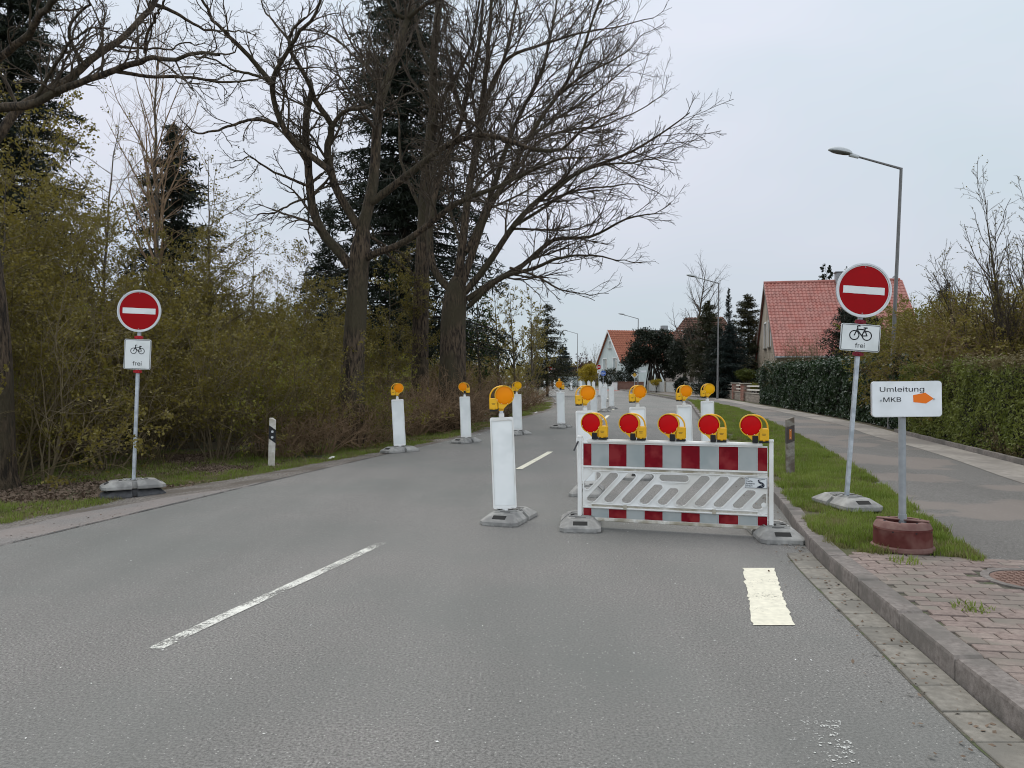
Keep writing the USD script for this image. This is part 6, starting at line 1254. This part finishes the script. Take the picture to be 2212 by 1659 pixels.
for u, wd in ((4.4, 0.42), (4.92, 0.42), (7.9, 0.40), (12.2, 0.40), (14.7, 0.4)):
    gseg(u - wd / 2, u + wd / 2, -0.1, 1.02, wd - .02, 'coping', 'pillar_core')
    for r_ in range(12):
        for k in range(2): gseg(u - wd / 2 - .004 + k * wd / 2 + 0.004, u - wd / 2 + (k + 1) * wd / 2, r_ * 0.084 + 0.005, r_ * 0.084 + 0.079, wd + 0.006, 'wall_brick', 'brick')
    gseg(u - wd / 2 - 0.07, u + wd / 2 + 0.07, 1.022, 1.09, wd + 0.14, 'coping', 'pillar_cap')
pf = thing('picket_fence', 'grey wooden picket fence in front of the half hidden white house', 'fence'); fa_, fb_ = np.array([15.0, 58.5]), np.array([13.0, 73.5]); fd = unit(fb_ - fa_); FL = float(np.linalg.norm(fb_ - fa_)); frz = math.atan2(fd[1], fd[0])
for k in range(int(FL / 0.14)):
    p = fa_ + fd * (k * 0.14); obj('picket', MB().box((p[0], p[1], float(rise(p[1])) + KH + 0.52 + 0.03 * (k % 2)), (0.085, 0.022, 0.85), frz), 'picket_grey', pf)
for zz in (0.3, 0.75):
    p = (fa_ + fb_) / 2; obj('rail', MB().box((p[0] + 0.03, p[1], float(rise(p[1])) + KH + zz), (FL, 0.04, 0.07), frz), 'picket_grey', pf)
obj('plinth', MB().cbox(((fa_ + fb_)[0] / 2, (fa_ + fb_)[1] / 2, float(rise(66)) + 0.08), (FL, 0.2, 0.3), 0.01, frz), 'wall_grey', pf)
for k in range(4):
    p = fa_ + fd * (0.1 + k * FL / 3.05); obj('post', MB().cbox((p[0], p[1], float(rise(p[1])) + KH + 0.5), (0.22, 0.22, 1.15), 0.01, frz), 'coping', pf)
lw = thing('low_wall', 'low brown brick wall beyond the boards beside the priority sign', 'wall', (13.6, 88.5, Z(0, 88) + 0.05), 0.15); obj('body', MB().cbox((0, 0, 0.38), (3.2, 0.24, 0.95), 0.01), 'low_wall_brown', lw); obj('coping', MB().cbox((0, 0, 0.885), (3.3, 0.32, 0.06), 0.01), 'wall_brick', lw)
ub = thing('utility_cabinet', 'small pale utility cabinet beside the low brown wall', 'cabinet', (11.75, 88, Z(0, 88)), 0.1); obj('body', MB().cbox((0, 0, 0.45), (0.55, 0.35, 0.9), 0.02), 'sign_white', ub); obj('roof', MB().cbox((0, 0, 0.925), (0.62, 0.42, 0.05), 0.01), 'slate_clad', ub)
pw = thing('garden_wall', 'white garden wall behind the farthest street lamp', 'garden wall', (9.6, 127, Z(0, 127)), 0.05); obj('body', MB().cbox((0, 0, 0.8), (7.0, 0.25, 1.6), 0.02), 'render_mint', pw); obj('coping', MB().cbox((0, 0, 1.63), (7.1, 0.34, 0.06), 0.01), 'coping', pw)
def small_sign(x, y, label, kind, zc, top):
    t = thing('road_sign', label, 'road sign', (x, y, Z(x, y))); obj('post', MB().tube([(0, 0, -0.1), (0, 0, top)], 0.032, 10), 'galvanised', t)
    if kind == 'diamond':
        d = 0.42; sq = Polygon([(0, -d), (d, 0), (0, d), (-d, 0)]); p = obj('plate', MB().poly(sq, 0.006, UPRIGHT((0, -0.036, zc))), 'sign_white', t); obj('black_line', MB().poly(sq.buffer(-0.09).difference(sq.buffer(-0.10)), 0.002, UPRIGHT((0, -0.0435, zc))), 'black_print', p)
        obj('yellow_field', MB().poly(sq.buffer(-0.12, join_style=2), 0.002, UPRIGHT((0, -0.0435, zc))), 'sign_yellow', p)
    else:
        dk = Point(0, 0).buffer(0.33, 24); p = obj('plate', MB().poly(dk, 0.006, UPRIGHT((0, -0.036, zc))), 'sign_white', t); obj('blue_field', MB().poly(dk.buffer(-0.015), 0.002, UPRIGHT((0, -0.0435, zc))), 'sign_blue', p)
        b = affinity.translate(bike(0.26), 0.13, -0.09); obj('bicycle_symbol', MB().poly(b, 0.002, UPRIGHT((0, -0.0465, zc))), 'sign_white', p); obj('dividing_line', MB().poly(sbox(-0.008, -0.27, 0.008, 0.27), 0.002, UPRIGHT((0, -0.0465, zc))), 'sign_white', p)
        pe = unary_union([Point(-0.14, 0.12).buffer(0.035), Polygon([(-0.19, 0.07), (-0.09, 0.07), (-0.10, -0.02), (-0.08, -0.15), (-0.12, -0.15), (-0.14, -0.03), (-0.16, -0.15), (-0.20, -0.15), (-0.18, -0.02)])]); obj('walker_symbol', MB().poly(pe, 0.002, UPRIGHT((0, -0.0465, zc))), 'sign_white', p)
small_sign(12.75, 80, 'white and yellow diamond priority sign before the low brown wall', 'diamond', 1.75, 2.2); small_sign(10.85, 91.5, 'round blue cycle and foot path sign beside the yellow bush', 'round', 1.95, 2.3)
sn_ = thing('street_name_sign', 'small white street name plate on the third street lamp', 'sign', (13.65, 80.9, Z(0, 81) + 2.1)); obj('plate', MB().cbox((0.12, -0.1, 0), (0.62, 0.02, 0.2), 0.004), 'sign_bright', sn_); obj('bracket', MB().box((-0.2, -0.06, 0), (0.06, 0.1, 0.12)), 'galvanised', sn_)

# far woods closing the view
rf_ = np.random.default_rng(201); C = []; 
for k in range(520):
    a = rf_.uniform(-0.62, 0.80); Yd = rf_.uniform(150, 230); x = a * Yd; h = (9 + 5 * meshkit.noise(np.array([a * 14, 0.3, 0]), 4)) * (1.0 if a < -0.02 else 0.45); n = 90
    C.append(np.c_[x + rf_.normal(size=n) * 1.8, Yd + rf_.normal(size=n) * 1.8, 1.1 + h * rf_.uniform(0, 1, n) ** 0.8])
V, F = leaf_quads(np.vstack(C), 0.95, rf_, aspect=0.6); tag(obj('far_woods', (V, F), 'leaf_olive'), 'far-off bare brownish woods behind the houses and the thicket', 'woods', kind='stuff')
